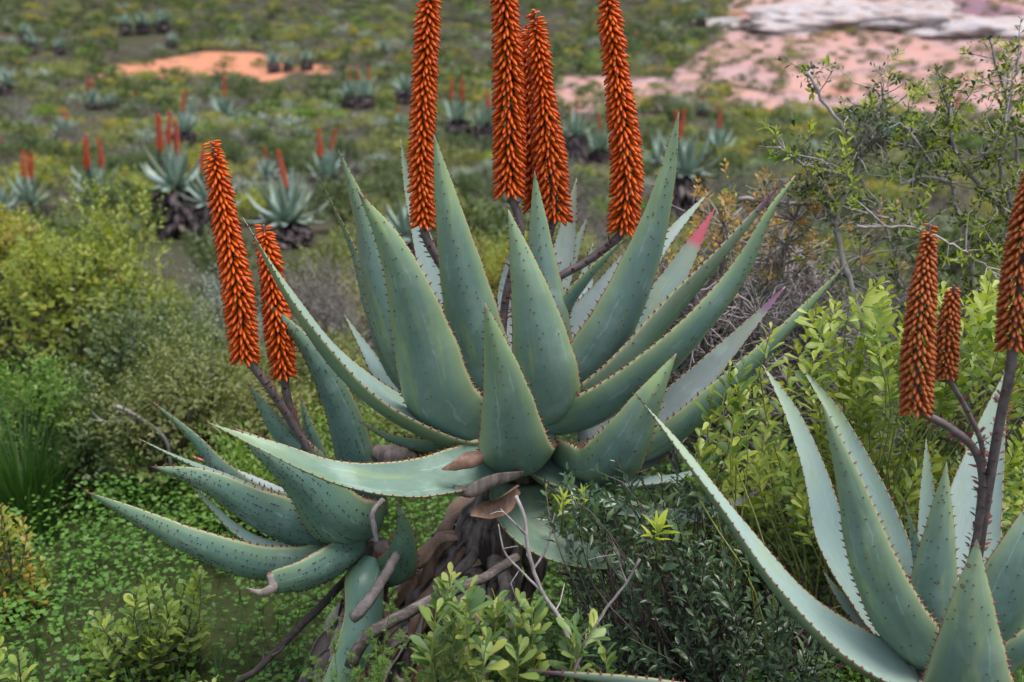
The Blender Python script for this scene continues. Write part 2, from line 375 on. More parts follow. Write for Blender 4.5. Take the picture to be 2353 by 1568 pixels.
def in_poly(x, y, poly):
    x = np.asarray(x); y = np.asarray(y); c = np.zeros(x.shape, bool); n = len(poly)
    for i in range(n):
        (x0, y0), (x1, y1) = poly[i], poly[i - 1]
        c ^= ((y0 > y) != (y1 > y)) & (x < (x1 - x0) * (y - y0) / (y1 - y0 + 1e-9) + x0)
    return c
def ground_poly(pp): return [tuple(hit(*q)[:2]) for q in pp]

RED = [ground_poly(q) for q in (
    [(215, 168), (250, 150), (330, 142), (420, 128), (520, 120), (610, 128), (655, 146), (660, 176), (618, 196), (560, 186), (480, 176), (390, 180), (320, 174), (250, 178)],
    [(680, 152), (760, 150), (755, 172), (690, 168)], [(775, 110), (850, 104), (845, 118), (790, 122)])]
PINK = [ground_poly(q) for q in (
    [(1655, 0), (2500, 0), (2600, 60), (2600, 300), (2353, 300), (2150, 292), (1960, 270), (1800, 250), (1690, 236), (1520, 205), (1540, 160), (1620, 122), (1660, 90), (1668, 50)],
    [(1280, 176), (1370, 172), (1480, 182), (1620, 210), (1590, 240), (1420, 268), (1290, 275), (1255, 225)],
    [(1640, 250), (1800, 236), (1830, 246), (1700, 264)], [(1040, 142), (1120, 148), (1170, 182), (1075, 188)], [(2080, 262), (2353, 272), (2353, 300), (2100, 288)])]
PURPLE = [ground_poly([(2060, -10), (2230, -10), (2353, 24), (2353, 60), (2200, 34), (2120, 18)])]

def near_poly(x, y, polys, soft=1.2):
    """1 inside, falling to 0 over about SOFT metres outside"""
    x = np.asarray(x, float); y = np.asarray(y, float); acc = np.zeros(x.shape)
    k = [(0, 0)] + [(soft * r * math.cos(a), soft * r * math.sin(a)) for r in (0.5, 1.0) for a in np.linspace(0, 2 * np.pi, 6, endpoint=False)]
    for dx, dy in k:
        m = np.zeros(x.shape, bool)
        for p in polys: m |= in_poly(x + dx, y + dy, p)
        acc += m
    return acc / len(k)

ys = np.concatenate([np.linspace(-12, 2, 15), np.linspace(2.4, 12, 50), np.linspace(12.5, 115, 270), np.linspace(117, 190, 30)])
xs = np.concatenate([np.linspace(-150, -62, 20), np.linspace(-60, 60, 260), np.linspace(62, 150, 20)])
GX, GY = np.meshgrid(xs, ys); GZ = terr(GX, GY)
V = np.stack([GX, GY, GZ], -1).reshape(-1, 3); nx, ny = len(xs), len(ys)
i = (np.arange(ny - 1)[:, None] * nx + np.arange(nx - 1)[None]).ravel()
F = np.stack([i, i + 1, i + nx + 1, i + nx], 1)
soil = np.stack([near_poly(GX, GY, RED, 0.9).ravel(), near_poly(GX, GY, PINK, 2.6).ravel(), near_poly(GX, GY, PURPLE).ravel()], 1)

def ground_material():
    m, nt, b, out = mat_new('scrub_ground')
    g = N(nt, 'NewGeometry'); pos = g.outputs['Position']
    s = N(nt, 'SeparateXYZ'); at = N(nt, 'Attribute', attribute_name='soil'); nt.links.new(at.outputs['Vector'], s.inputs[0])
    n1 = noise(nt, pos, 0.35, 5, 0.6); n2 = noise(nt, pos, 6, 5, 0.65); n3 = noise(nt, pos, 45, 4, 0.6)
    c = mixc(nt, rng_map(nt, n1.outputs['Fac'], 0.35, 0.65), (0.040, 0.055, 0.022), (0.070, 0.058, 0.045))
    c = mixc(nt, mth(nt, 'MULTIPLY', rng_map(nt, n2.outputs['Fac'], 0.45, 0.7), 0.7), c, (0.085, 0.055, 0.040))
    c = mixc(nt, mth(nt, 'MULTIPLY', n3.outputs['Fac'], 0.5), c, (0.035, 0.035, 0.02))
    sy = N(nt, 'SeparateXYZ'); nt.links.new(pos, sy.inputs[0])
    c = mixc(nt, rng_map(nt, sy.outputs[1], 9.0, 4.0), c, mixc(nt, n2.outputs['Fac'], (0.022, 0.045, 0.012), (0.060, 0.055, 0.026)))     # darker, greener soil colour under the near ground cover
    e = mth(nt, 'ADD', mth(nt, 'MULTIPLY', mth(nt, 'SUBTRACT', n2.outputs['Fac'], 0.5), 0.7), mth(nt, 'MULTIPLY', mth(nt, 'SUBTRACT', n1.outputs['Fac'], 0.5), 1.1))
    def edge(sock): return rng_map(nt, mth(nt, 'ADD', sock, e), 0.40, 0.60)
    red = ramp(nt, n2.outputs['Fac'], [(0.25, (0.38, 0.15, 0.08)), (0.75, (0.48, 0.22, 0.14))]).outputs['Color']
    pk = ramp(nt, noise(nt, pos, 0.30, 6, 0.65).outputs['Fac'], [(0.30, (0.36, 0.165, 0.12)), (0.46, (0.385, 0.225, 0.195)), (0.58, (0.31, 0.20, 0.205)), (0.72, (0.42, 0.285, 0.29))]).outputs['Color']
    pk = mixc(nt, mth(nt, 'MULTIPLY', n3.outputs['Fac'], 0.25), pk, (0.40, 0.24, 0.20))
    c = mixc(nt, edge(s.outputs[1]), c, pk)
    c = mixc(nt, edge(s.outputs[0]), c, red)
    c = mixc(nt, mth(nt, 'MULTIPLY', edge(s.outputs[2]), 0.8), c, (0.15, 0.085, 0.125))
    nt.links.new(c, b.inputs['Base Color']); b.inputs['Roughness'].default_value = 0.95; b.inputs['Specular IOR Level'].default_value = 0.1
    bump(nt, b, n2.outputs['Fac'], 0.5, 0.08)
    return m
ground = link('ground', raw_mesh('ground', V, F, None, True, None, [ground_material()], None, {'soil': soil}))
tag(ground, 'scrub plain rising to a hillside with bare pink and red earth', None, None, 'structure')

# ------------------------------------------------------------------ scrub
def lobes(R, k, flat=0.75):
    """centres and radii of the clumps that make up a shrub of unit size (radius ~1, height ~1.2)"""
    c, r = [np.array([0, 0, 0.42])], [0.55]
    for _ in range(k):
        a = R.uniform(0, 2 * np.pi); d = R.uniform(0.25, 0.7)
        c.append(np.array([d * math.cos(a), d * math.sin(a), R.uniform(0.25, 0.75)])); r.append(R.uniform(0.24, 0.46))
    return np.array(c), np.array(r)

def shrub_batch(R, n, size, k=7, per=9, lsize=0.07, aspect=0.5, sprig=0.16, up=0.5, tint=(0, 1)):
    """leaves of one shrub, in sprigs on the surface of its clumps; returns Batch and sprig positions (unit shrub scaled by size=(rx,ry,h))"""
    C, r = lobes(R, k); ns = n // per
    w = r ** 2; pick = R.choice(len(r), ns, p=w / w.sum())
    d = unit(R.normal(size=(ns, 3))); d[:, 2] = np.abs(d[:, 2]) * 0.9 + R.uniform(-0.35, 0.3, ns); d = unit(d)
    pos = C[pick] + d * (r[pick] * R.uniform(0.65, 1.08, ns))[:, None]
    pos[:, 2] = np.maximum(pos[:, 2], 0.03)
    S = np.array(size); pos = pos * S
    ax = unit(d + np.array([0, 0, up]) + R.normal(size=(ns, 3)) * 0.25)
    P_, D_, Nn, L_, T_ = [], [], [], [], []
    spt = R.uniform(0, 1, ns)
    for j in range(per):
        t = (j + R.uniform(0, .6, ns)) / per; th = j * 2.4 + R.uniform(0, 6.28, ns) * 0.3
        a = unit(np.cross(ax, R.normal(size=(ns, 3)))); b2 = np.cross(ax, a)
        rad = a * np.cos(th)[:, None] + b2 * np.sin(th)[:, None]
        P_.append(pos + ax * (sprig * t)[:, None] + rad * 0.2 * lsize)
        dd = unit(ax * (0.25 + 0.9 * t)[:, None] + rad); D_.append(dd)
        Nn.append(ax * 1.0 - rad * 0.3 + np.array([0, 0, 0.3]) + R.normal(size=(ns, 3)) * 0.25); L_.append(lsize * R.uniform(0.6, 1.15, ns) * (1.05 - 0.35 * t))
        T_.append(np.clip(tint[0] + (tint[1] - tint[0]) * (0.55 * t + 0.25 * spt + 0.2 * R.uniform(0, 1, ns)), 0, 0.999))
    L_ = np.concatenate(L_)
    return Batch(np.vstack(P_), np.vstack(D_), np.vstack(Nn), L_, L_ * aspect, np.concatenate(T_)), pos

def shrub_twigs(R, mb, tips, n, r0=0.012, sides=3, base=(0, 0, 0), mi=0):
    base = np.array(base)
    for q in tips[R.choice(len(tips), min(n, len(tips)), replace=False)]:
        s0 = base + np.array([R.normal() * 0.05, R.normal() * 0.05, 0]); mid = (s0 + q) / 2 + R.normal(size=3) * 0.08 * np.linalg.norm(q - s0)
        mb.tube(np.array([s0, (s0 + mid) / 2 + R.normal(size=3) * 0.03, mid, (mid + q) / 2 + R.normal(size=3) * 0.03, q]), np.array([1, .8, .6, .45, .25]) * r0, sides, R.uniform(), mi, False)

# nearest and largest scrub bushes of the plain: one object each (foliage, twigs); the rest of the hillside is one mass
KINDS = [  # name, material, leaves, clumps, per sprig, leaf length, aspect, (rx,ry,h), sprig, label
    ('green_shrub', 'f_scrubgreen', 1500, 8, 8, .085, .5, (.62, .62, .62), .14, 'dull green rounded shrub among the scrub of the plain behind the aloes'),
    ('yellow_green_shrub', 'f_yellow', 1500, 8, 8, .075, .55, (.6, .6, .6), .14, 'yellow green bushy shrub among the scrub of the plain behind the aloes'),
    ('grey_brown_shrub', 'f_scrubgrey', 1700, 9, 10, .075, .16, (.66, .66, .5), .18, 'grey brown twiggy low shrub among the scrub of the plain'),
    ('silver_shrub', 'f_silver', 1700, 8, 10, .075, .28, (.55, .55, .45), .14, 'pale silver green mound shaped shrub among the darker scrub'),
    ('olive_shrub', 'f_olive', 1500, 8, 8, .07, .45, (.62, .62, .55), .15, 'olive coloured loose shrub among the scrub of the plain behind the aloes'),
    ('low_green_shrub', 'f_bright', 1500, 8, 8, .075, .5, (.7, .7, .36), .10, 'fresh green spreading low shrub among the scrub of the plain'),
]
PROTO = []
for ki, (nm, mt, n, k, per, ls, asp, size, spr, lab) in enumerate(KINDS):
    vs_ = []
    for v_ in range(2):
        R = np.random.RandomState(100 + ki * 7 + v_)
        B, tips = shrub_batch(R, n, size, k, per, ls, asp, spr, 0.5, (0, 0.95))
        mb = MB(); mb.leaves(B, T_QUAD); f = mb.mesh('foliage', [M[mt]])
        mb = MB(); shrub_twigs(R, mb, tips, 26, 0.010); t = mb.mesh('twigs', [M['twig_dark'] if ki != 2 else M['twig']])
        Bs, _ = shrub_batch(R, 190, size, k, 5, ls * 2.0, min(.7, asp * 1.5), spr, 0.5, (0, 0.95))
        vs_.append((f, t, Bs.bake(T_QUAD)))
    PROTO.append(vs_)

# where the aloes of the plain stand (foot in the picture, rosette radius, flower spikes, ...)
FAR = [(410, 548, 88, 4, 'blue green aloe on a thick shaggy trunk with four red spikes', 1.25), (492, 562, 74, 3, 'paler aloe head touching the shaggy trunked aloe with red spikes', 1.2), (662, 566, 95, 1, 'broad pale green aloe sitting low with one red spike', .55),
       (222, 500, 70, 3, 'grey blue aloe with three slender red spikes behind the yellow bush', .6), (935, 650, 78, 0, 'pale narrow leaved aloe standing behind the large aloe', 1.3), (1572, 510, 78, 2, 'aloe with two red spikes behind the tallest leaf of the large aloe', 1.3),
       (1322, 385, 44, 1, 'small aloe on a tall thin trunk beside the flower spike', 1.6), (72, 500, 60, 3, 'aloe with a tight bunch of red spikes behind the yellow bush', .5), (2, 520, 60, 1, 'aloe half hidden by the yellow bush with a single red spike', .5), (755, 440, 58, 3, 'low aloe with three thin red spikes before the silver shrubs', .5)]
SMALL = [(425, 350, 40, 1, 1.5), (1052, 322, 42, 3, 1.3), (1112, 322, 36, 2, 1.2), (1378, 372, 44, 1, .7), (1650, 372, 46, 1, .6), (1518, 402, 50, 0, .8), (838, 250, 34, 2, 1.0), (806, 248, 30, 1, 1.1), (932, 238, 30, 0, 1.2), (520, 292, 42, 1, .6), (630, 168, 22, 0, 1.3), (662, 166, 17, 0, 1.2), (706, 163, 20, 0, 1.3),
         (215, 252, 26, 3, .7), (256, 252, 22, 0, .7), (2040, 340, 40, 0, .7), (1615, 268, 20, 1, .8), (20, 228, 30, 0, 1.3), (60, 100, 20, 0, 1.3), (76, 124, 20, 0, 1.3), (140, 126, 18, 0, 1.2), (290, 82, 20, 0, 1.4), (330, 78, 24, 0, 1.0), (378, 76, 24, 0, 1.2), (395, 110, 18, 0, .8), (2180, 300, 34, 2, .6), (1610, 60, 18, 0, 1.0), (615, 415, 30, 1, .5), (880, 125, 18, 0, .8), (1290, 420, 40, 0, .6)]
CLEAR = [(*hit(q[0], q[1])[:2], q[2] * hit(q[0], q[1])[1] / FPX) for q in FAR + SMALL]
R = np.random.RandomState(11)
cand = []
for _ in range(30000):
    y = 6.2 + (112 - 6.2) * math.sqrt(R.uniform(0, 1)); x = R.uniform(-0.72, 0.72) * y + R.uniform(-3, 3)
    cand.append((x, y))
cand = np.array(cand)
bare = near_poly(cand[:, 0], cand[:, 1], RED + PINK, 0.7)
def patch(x, y, f, s): return np.sin(x * f + s) * np.sin(y * f * 1.2 + s * 1.7) + 0.6 * np.sin(x * f * 2.3 - y * f * 1.9 + s)
spots, cell = [], {}
for (x, y), bw in zip(cand, bare):
    if bw > 0.25 and R.uniform() > (0.20 if bw > 0.7 else 0.40): continue
    if any(abs(x * Yc / y - xc) < rc * .9 + .3 and -3.4 - .02 * Yc < y - Yc < .8 for xc, Yc, rc in CLEAR): continue      # open ground round the aloes
    sc = R.uniform(0.65, 1.25) * (1.0 if bw < 0.5 else 0.85) * (1.15 if y > 40 else 1.0) * (1 if y > 9 else .75)
    gap = 0.58 * sc + (0.10 if y < 30 else 0.0); key = (int(x // 1.2), int(y // 1.2))
    if any((x - q[0]) ** 2 + (y - q[1]) ** 2 < gap * gap for dx in (-1, 0, 1) for dy in (-1, 0, 1) for q in cell.get((key[0] + dx, key[1] + dy), ())): continue
    cell.setdefault(key, []).append((x, y))
    w = np.array([1.5 + patch(x, y, .16, .3), (.85 if y < 22 else .45) + patch(x, y, .13, 2.1) * (.9 if y < 40 else .4), (1.9 if y > 22 else 1.1) + 1.4 * patch(x, y, .11, 4.4) * (1 if y > 18 else .3), 0.22 + 0.5 * max(0, patch(x, y, .2, 1.1)), 1.0 + .8 * patch(x, y, .17, 5.2), 0.7 + .7 * patch(x, y, .15, 3.3)])
    if y > 55: w = w * np.array([1, .7, 1.5, 1, 1, .6])
    if bw > 0.5: w = np.array([1, 0, .6, 0, .6, 0])
    w = np.maximum(w, 0.02); ki = R.choice(6, p=w / w.sum())
    spots.append((x, y, sc, ki, bw))
spots = np.array(spots)
z = terr(spots[:, 0], spots[:, 1]); q = np.column_stack([spots[:, 0], spots[:, 1], z + 0.3])
px, py, d = project(q)
score = np.where((px > -60) & (px < VW + 60) & (py > -20) & (py < VH), spots[:, 2] / d, 0)
order = np.argsort(-score); own = set(order[:290].tolist())
far = MB()
count = [0] * 6
for j, (x, y, sc, ki, bw) in enumerate(spots):
    ki = int(ki); a = R.uniform(0, 6.28); fl = 1.0 if bw < 0.5 else 0.5
    if j in own:
        f, t, _ = PROTO[ki][count[ki] % 2]; count[ki] += 1
        size = 'small' if sc < .82 else ('broad' if sc > 1.05 else 'mid sized')
        place = 'on the bare pink earth' if bw > .4 else ('close behind the big aloes' if y < 11 else ('among the aloes of the plain' if y < 20 else 'where the plain starts to climb'))
        ab = min(((x - c_[0]) ** 2 + (y - c_[1]) ** 2, n_) for n_, c_ in enumerate(CLEAR[:len(FAR)]))
        if ab[0] < 2.6 ** 2 and bw < .4: place = 'beside the ' + FAR[ab[1]][4].split(' with ')[0].split(' on ')[0].split(' sitting')[0].split(' standing')[0].split(' touching')[0].split(' half')[0].split(' before')[0].split(' behind')[0]
        lab = size + ' ' + {0: 'dull green rounded shrub', 1: 'yellow green bushy shrub', 2: 'grey brown twiggy low shrub', 3: 'pale silver green mound shaped shrub', 4: 'olive coloured loose shrub', 5: 'fresh green spreading low shrub'}[ki] + ' ' + place
        o = thing(KINDS[ki][0], (x, y, z[j] - 0.04), lab, 'shrub', size + ' ' + KINDS[ki][0].replace('_', ' ') + 's ' + place)
        o.rotation_euler = (0, 0, a); o.scale = (sc, sc, sc * fl * R.uniform(.85, 1.2))
        link('foliage', f, o); link('twigs', t, o)
    else:
        Vb, F4, F3, tt = PROTO[ki][j % 2][2]
        c, s_ = math.cos(a) * sc, math.sin(a) * sc
        W_ = np.column_stack([Vb[:, 0] * c - Vb[:, 1] * s_ + x, Vb[:, 0] * s_ + Vb[:, 1] * c + y, Vb[:, 2] * sc * fl + z[j] - 0.05])
        far.add(W_, F4, F3, np.clip(np.asarray(tt) * .55 + R.uniform(-.05, .42), 0, .97), ki)
if far.n:
    tag(far.build('hillside_scrub', [M[k[1]] for k in KINDS]), 'low green and grey brown scrub covering the far hillside', 'scrub', None, 'stuff')
print('shrubs', len(spots), 'own', len(own), count)

# pale silver mounds that stand out between the aloes of the plain
for k, (xx, yy, wp) in enumerate(((815, 398, 70), (870, 385, 85), (935, 402, 70), (1060, 420, 90), (1105, 405, 60), (285, 312, 70), (335, 306, 80), (395, 312, 60), (540, 302, 75), (588, 310, 60), (505, 282, 50), (680, 312, 55), (755, 298, 45), (640, 330, 55), (575, 395, 90), (225, 300, 40))):
    g = hit(xx, yy); sc = wp * g[1] / FPX / 1.1; f, t, _ = PROTO[3][k % 2]
    o = thing('silver_shrub', (g[0], g[1], float(terr(g[0], g[1])) - .03), 'pale silver grey mound of a shrub standing out from the darker scrub between the aloes', 'shrub', 'pale silver mounds between the aloes'); o.rotation_euler = (0, 0, k * 1.3); o.scale = (sc, sc, sc * .85)
    link('foliage', f, o); link('twigs', t, o)

# pale weathered rock on the slope above the bare pink earth
def rock(loc, sx, sy, sz, seed, label, mat):
    R = np.random.RandomState(seed); nu, nv = 110, 44
    th = np.linspace(0, 2 * np.pi, nu, endpoint=False); ph = np.linspace(0.02, np.pi * 0.62, nv)
    T, Ph = np.meshgrid(th, ph); D = np.stack([np.sin(Ph) * np.cos(T), np.sin(Ph) * np.sin(T), np.cos(Ph)], -1)
    rr = np.ones(T.shape)
    for _ in range(60):
        k = unit(R.normal(size=3)) * 2 ** R.uniform(1.0, 5.4); rr += 0.42 / np.linalg.norm(k) ** .9 * (np.abs(np.sin(D @ k * .8 + R.uniform(0, 6.28))) - .6)
    Vv = (D * rr[..., None] * np.array([sx, sy, sz])).reshape(-1, 3)
    i = (np.arange(nv - 1)[:, None] * nu + np.arange(nu)[None]).ravel(); k = (np.arange(nv - 1)[:, None] * nu + (np.arange(nu)[None] + 1) % nu).ravel()
    o = link('rock_outcrop', raw_mesh('rock_outcrop', Vv, np.stack([i, i + nu, k + nu, k], 1), np.stack([np.full(nu, 0), np.arange(nu), (np.arange(nu) + 1) % nu], 1)[1:-1], True, None, [mat]))
    o.location = loc; o.rotation_euler = (0.29, 0, 0); tag(o, label, 'rock')          # lies along the slope
def rock_material():
    m, nt, b, out = mat_new('pale_rock'); g = N(nt, 'NewGeometry')
    n1 = noise(nt, g.outputs['Position'], 0.55, 6, 0.65); n2 = noise(nt, g.outputs['Position'], 3, 6, 0.7)
    c = ramp(nt, n1.outputs['Fac'], [(0.32, (0.38, 0.25, 0.21)), (0.45, (0.40, 0.33, 0.32)), (0.6, (0.46, 0.42, 0.44)), (0.75, (0.39, 0.31, 0.23))]).outputs['Color']
    c = mixc(nt, mth(nt, 'MULTIPLY', rng_map(nt, n2.outputs['Fac'], 0.5, 0.3), .6), c, (0.22, 0.17, 0.16))
    nt.links.new(c, b.inputs['Base Color']); b.inputs['Roughness'].default_value = 0.9; bump(nt, b, n2.outputs['Fac'], 0.8, 0.25)
    return m
RK = rock_material()
for (pxx, pyy, wpx, hm, seed, lab) in ((1905, 62, 430, 1.2, 3, 'large pale grey weathered rock outcrop above the bare pink earth'), (2060, 55, 300, 1.4, 8, 'rounded grey and tan rock hump beside the large pale outcrop'), (2290, 84, 300, .8, 12, 'low tan rock ledge below the purple band of earth')):
    p = hit(pxx, pyy); r_ = wpx / 2 * p[1] / FPX
    rock((p[0], p[1] + 1.5, terr(p[0], p[1] + 1.5) - 0.30), r_, r_ * 0.45, hm, seed, lab, RK)

# ------------------------------------------------------------------ aloes
PROF = ([0, .08, .2, .4, .6, .8, .92, 1.0], [.80, .95, 1.0, .86, .63, .35, .15, .012])
PROF_BLUNT = ([0, .1, .3, .6, .9, 1.0], [.75, .9, 1.0, .95, .74, .62])
PROF_SLIM = ([0, .1, .3, .5, .7, .9, 1.0], [.7, .9, 1.0, .88, .62, .24, .012])

def leaf_shape(pts, W, phi, prof=PROF, chan=0.16, thick=0.17, nr=30, ns=11, twist=0.0, wav=0.012, seed=0, view=None):
    """a thick channelled aloe leaf along a spine of 3-D points (base to tip). W = width in metres;
    phi turns the channelled upper face about the spine (0 = away from VIEW, +90 = to the right of the growing direction)"""
    R = np.random.RandomState(seed)
    c, L = catmull(pts, 200)
    u = np.linspace(0, 1, nr); u = 1 - (1 - u) ** 1.15
    p = np.stack([np.interp(u, np.linspace(0, 1, 200), c[:, k]) for k in range(3)], 1)
    t = unit(np.gradient(p, axis=0))
    m = int(nr * 0.45); vw = unit(p[m] - (CAMP if view is None else view))
    nf = -(vw - (vw @ t[m]) * t[m]); nf = unit(nf); sd_ = np.cross(t[m], nf); ph = math.radians(phi)
    n = np.zeros((nr, 3)); n[m] = -math.cos(ph) * nf + math.sin(ph) * sd_
    for k in list(range(m + 1, nr)) + list(range(m - 1, -1, -1)):
        q = n[k - 1] if k > m else n[k + 1]; q = q - (q @ t[k]) * t[k]; n[k] = unit(q)
    if twist:
        a = np.radians(twist) * (u - u[m]); s0 = np.cross(t, n); n = n * np.cos(a)[:, None] + s0 * np.sin(a)[:, None]
    s = np.cross(t, n)
    w = W * np.interp(u, *prof); v = np.sin(np.linspace(-np.pi / 2, np.pi / 2, ns))
    f1, f2 = R.uniform(0, 6.28, 2)
    ch = chan * (1.0 - 0.25 * u); th = thick * (1.15 - 0.45 * u)
    g = 1 - v[None] ** 2
    keel = 0.028 * np.exp(-(v[None] / 0.10) ** 2) * smooth(.3, .6, u)[:, None]
    ab = -(ch[:, None] * g + th[:, None] * g ** 0.6 + keel) * w[:, None]
    ad = -(ch[:, None] * g) * w[:, None]
    shift = (0.55 * (ch + th * .7) * w)[:, None]
    lat = v[None] * w[:, None] / 2 * (1 + wav * np.sin(u[:, None] * L * 60 + f1 + v[None]))
    wob = wav * 0.8 * W * np.sin(u * L * 22 + f2)[:, None] * v[None]
    def pos(off): return p[:, None] + s[:, None] * lat[..., None] + n[:, None] * (off + shift + wob)[..., None]
    A, D = pos(ab), pos(ad)
    loop = np.concatenate([A, D[:, -2:0:-1]], 1); K = loop.shape[1]
    vv = np.concatenate([v, v[-2:0:-1]]); side = np.concatenate([np.zeros(ns), np.ones(ns - 2)]); side[0] = side[ns - 1] = 0.5
    Vv = loop.reshape(-1, 3)
    luv = np.stack([np.repeat(u, K), np.abs(np.tile(vv, nr)), np.tile(side, nr)], 1)
    lpos = np.stack([np.repeat(u * L, K), (np.tile(vv, nr) * np.repeat(w, K) / 2), np.tile(side, nr) * 3.0 + seed * 1.37], 1)
    i = (np.arange(nr - 1)[:, None] * K + np.arange(K)[None]).ravel(); k = (np.arange(nr - 1)[:, None] * K + (np.arange(K)[None] + 1) % K).ravel()
    F4 = np.stack([i, i + K, k + K, k], 1)
    b = (nr - 1) * K
    cap = []
    for q in range(0, ns - 1):            # stitch the two open ends shut
        a0, a1 = q, q + 1; d0, d1 = (K - q) % K, (K - q - 1) % K
        for o_, flip in ((0, False), (b, True)):
            quad = (o_ + a0, o_ + a1, o_ + d1, o_ + d0)
            if len(set(quad)) == 4: cap.append(quad if not flip else quad[::-1])
            else:
                tr = list(dict.fromkeys(quad)); cap.append((tr[0], tr[1], tr[2], tr[2]))
    tri = np.array([c_[:3] for c_ in cap if c_[2] == c_[3]], int).reshape(-1, 3); qd = np.array([c_ for c_ in cap if c_[2] != c_[3]], int).reshape(-1, 4)
    # face winding: make the lower face point outwards
    fa = F4[0:K * 2]; pc = Vv[F4[m * K + ns // 2]]; nn = np.cross(pc[1] - pc[0], pc[2] - pc[0])
    if nn @ n[m] > 0: F4 = F4[:, ::-1]; tri = tri[:, ::-1]; qd = qd[:, ::-1]
    return dict(V=Vv, F4=np.vstack([F4, qd]), F3=tri, luv=luv, lpos=lpos, A=A, D=D, p=p, t=t, n=n, s=s, u=u, w=w, L=L, v=v, ns=ns)

def cone(mb, p, d, h, r, mi=0, sides=4):
    d = unit(d); a = unit(np.cross(d, [0.31, 0.77, 0.55])); b = np.cross(d, a); th = np.linspace(0, 2 * np.pi, sides, endpoint=False)
    Vv = np.vstack([p + r * (np.cos(q) * a + np.sin(q) * b) - d * 0.001 for q in th] + [p + d * h])
    mb.add(Vv, None, [(q, (q + 1) % sides, sides) for q in range(sides)], 0.0, mi)

def spines(S, R, step=0.023, h=0.0108, prick=0, keel=True, ubase=0.10, adprick=0):
    mb = MB(); nr = len(S['u']); ul = S['u'] * S['L']
    def at(arr, x): return np.array([np.interp(x, ul, arr[:, k]) for k in range(3)])
    for sg, col in ((-1, 0), (1, S['ns'] - 1)):
        x = S['L'] * ubase + R.uniform(0, step)
        while x < S['L'] * 0.985:
            p = at(S['A'][:, col], x); hh = h * R.uniform(.7, 1.15) * (1 - 0.35 * x / S['L'])
            cone(mb, p, at(S['s'], x) * sg + at(S['t'], x) * R.uniform(.1, .5) + at(S['n'], x) * R.uniform(.0, .5), hh, hh * 0.34, 0, 5)
            x += step * R.uniform(.75, 1.25)
    c = S['ns'] // 2
    if keel:
        x = S['L'] * R.uniform(.25, .5)
        while x < S['L'] * 0.95:
            cone(mb, at(S['A'][:, c], x), -at(S['n'], x) + 0.3 * at(S['t'], x), h * .55, h * .22, 0); x += step * R.uniform(1.1, 2.0)
    for _ in range(prick):
        k = R.randint(2, S['ns'] - 2); x = S['L'] * R.uniform(.12, .9)
        p = at(S['A'][:, k] * 0.5 + S['A'][:, k + (1 if k < S['ns'] - 2 else 0)] * 0.5, x)
        cone(mb, p, -at(S['n'], x) + 0.2 * at(S['t'], x) + 0.5 * S['v'][k] * at(S['s'], x), .0042, .0026, 1)
    for _ in range(adprick):
        k = R.randint(2, S['ns'] - 3); x = S['L'] * R.uniform(.15, .9)
        cone(mb, at(S['D'][:, k] * .5 + S['D'][:, k + 1] * .5, x), at(S['n'], x), .004, .0020, 0)
    return mb

def px_pts(q): return np.array([P(*a) for a in q])
_leafseed = [0]
def aloe_leaf(parent, q, W, phi, mat='aloe', prof=PROF, prick=16, label=None, adprick=0, **kw):
    _leafseed[0] += 1; sdd = _leafseed[0]; R = np.random.RandomState(900 + sdd)
    Ym = np.mean([a[2] for a in q]); o0 = np.array(parent.location)
    S = leaf_shape(px_pts(q), W * Ym / FPX, phi, prof, seed=sdd, **kw)
    me = raw_mesh('leaf', S['V'] - o0, S['F4'], S['F3'] if len(S['F3']) else None, True, None, [M[mat]], None, {'luv': S['luv'], 'lpos': S['lpos']})
    o = link('leaf', me, parent)
    if label: o['label'] = label
    mb = spines(S, R, prick=prick, adprick=adprick); tag(mb.build('spines', [M['spine'], M['prickle']], o, o0), kind='stuff')
    return o, S

# --- flower spikes
def floret_mesh():
    K = 6; rows = [(0, .30), (.16, .72), (.45, 1.0), (.74, .86), (.93, .48)]
    Vv, lu = [], []
    for a, r in rows:
        for k in range(K):
            th = 2 * math.pi * k / K; Vv.append((a, r * .5 * math.cos(th), r * .5 * math.sin(th) - 0.18 * a * a * 0.9)); lu.append((a, 0, 0))
    Vv.append((1.0, 0, -0.16)); lu.append((1, 0, 0)); F4, F3 = [], []
    for i in range(len(rows) - 1):
        for k in range(K): F4.append((i * K + k, i * K + (k + 1) % K, (i + 1) * K + (k + 1) % K, (i + 1) * K + k))
    for k in range(K): F3.append(((len(rows) - 1) * K + k, (len(rows) - 1) * K + (k + 1) % K, len(Vv) - 1))
    return np.array(Vv), np.array(F4), np.array(F3), np.array(lu)
def floret_material(name, mid, base, tip):
    m, nt, b, out = mat_new(name)
    a = N(nt, 'Attribute', attribute_name='tint'); oi = N(nt, 'ObjectInfo'); g = N(nt, 'NewGeometry')
    ax = N(nt, 'Attribute', attribute_name='along')
    r = ramp(nt, ax.outputs['Fac'], [(0.0, base), (0.22, mid), (0.72, mid), (0.93, tip)])
    n1 = noise(nt, g.outputs['Position'], 55, 2)
    f = mth(nt, 'ADD', mth(nt, 'MULTIPLY', n1.outputs['Fac'], 0.6), mth(nt, 'MULTIPLY', mth(nt, 'FRACT', mth(nt, 'ADD', oi.outputs['Random'], a.outputs['Fac'])), 0.5))
    c = mixc(nt, f, r.outputs['Color'], mixc(nt, 1.0, r.outputs['Color'], (1.0, 0.70, 0.75), 'MULTIPLY'))
    nt.links.new(c, b.inputs['Base Color']); b.inputs['Roughness'].default_value = 0.42; b.inputs['Specular IOR Level'].default_value = 0.22
    b.inputs['Subsurface Weight'].default_value = 0.0
    return m
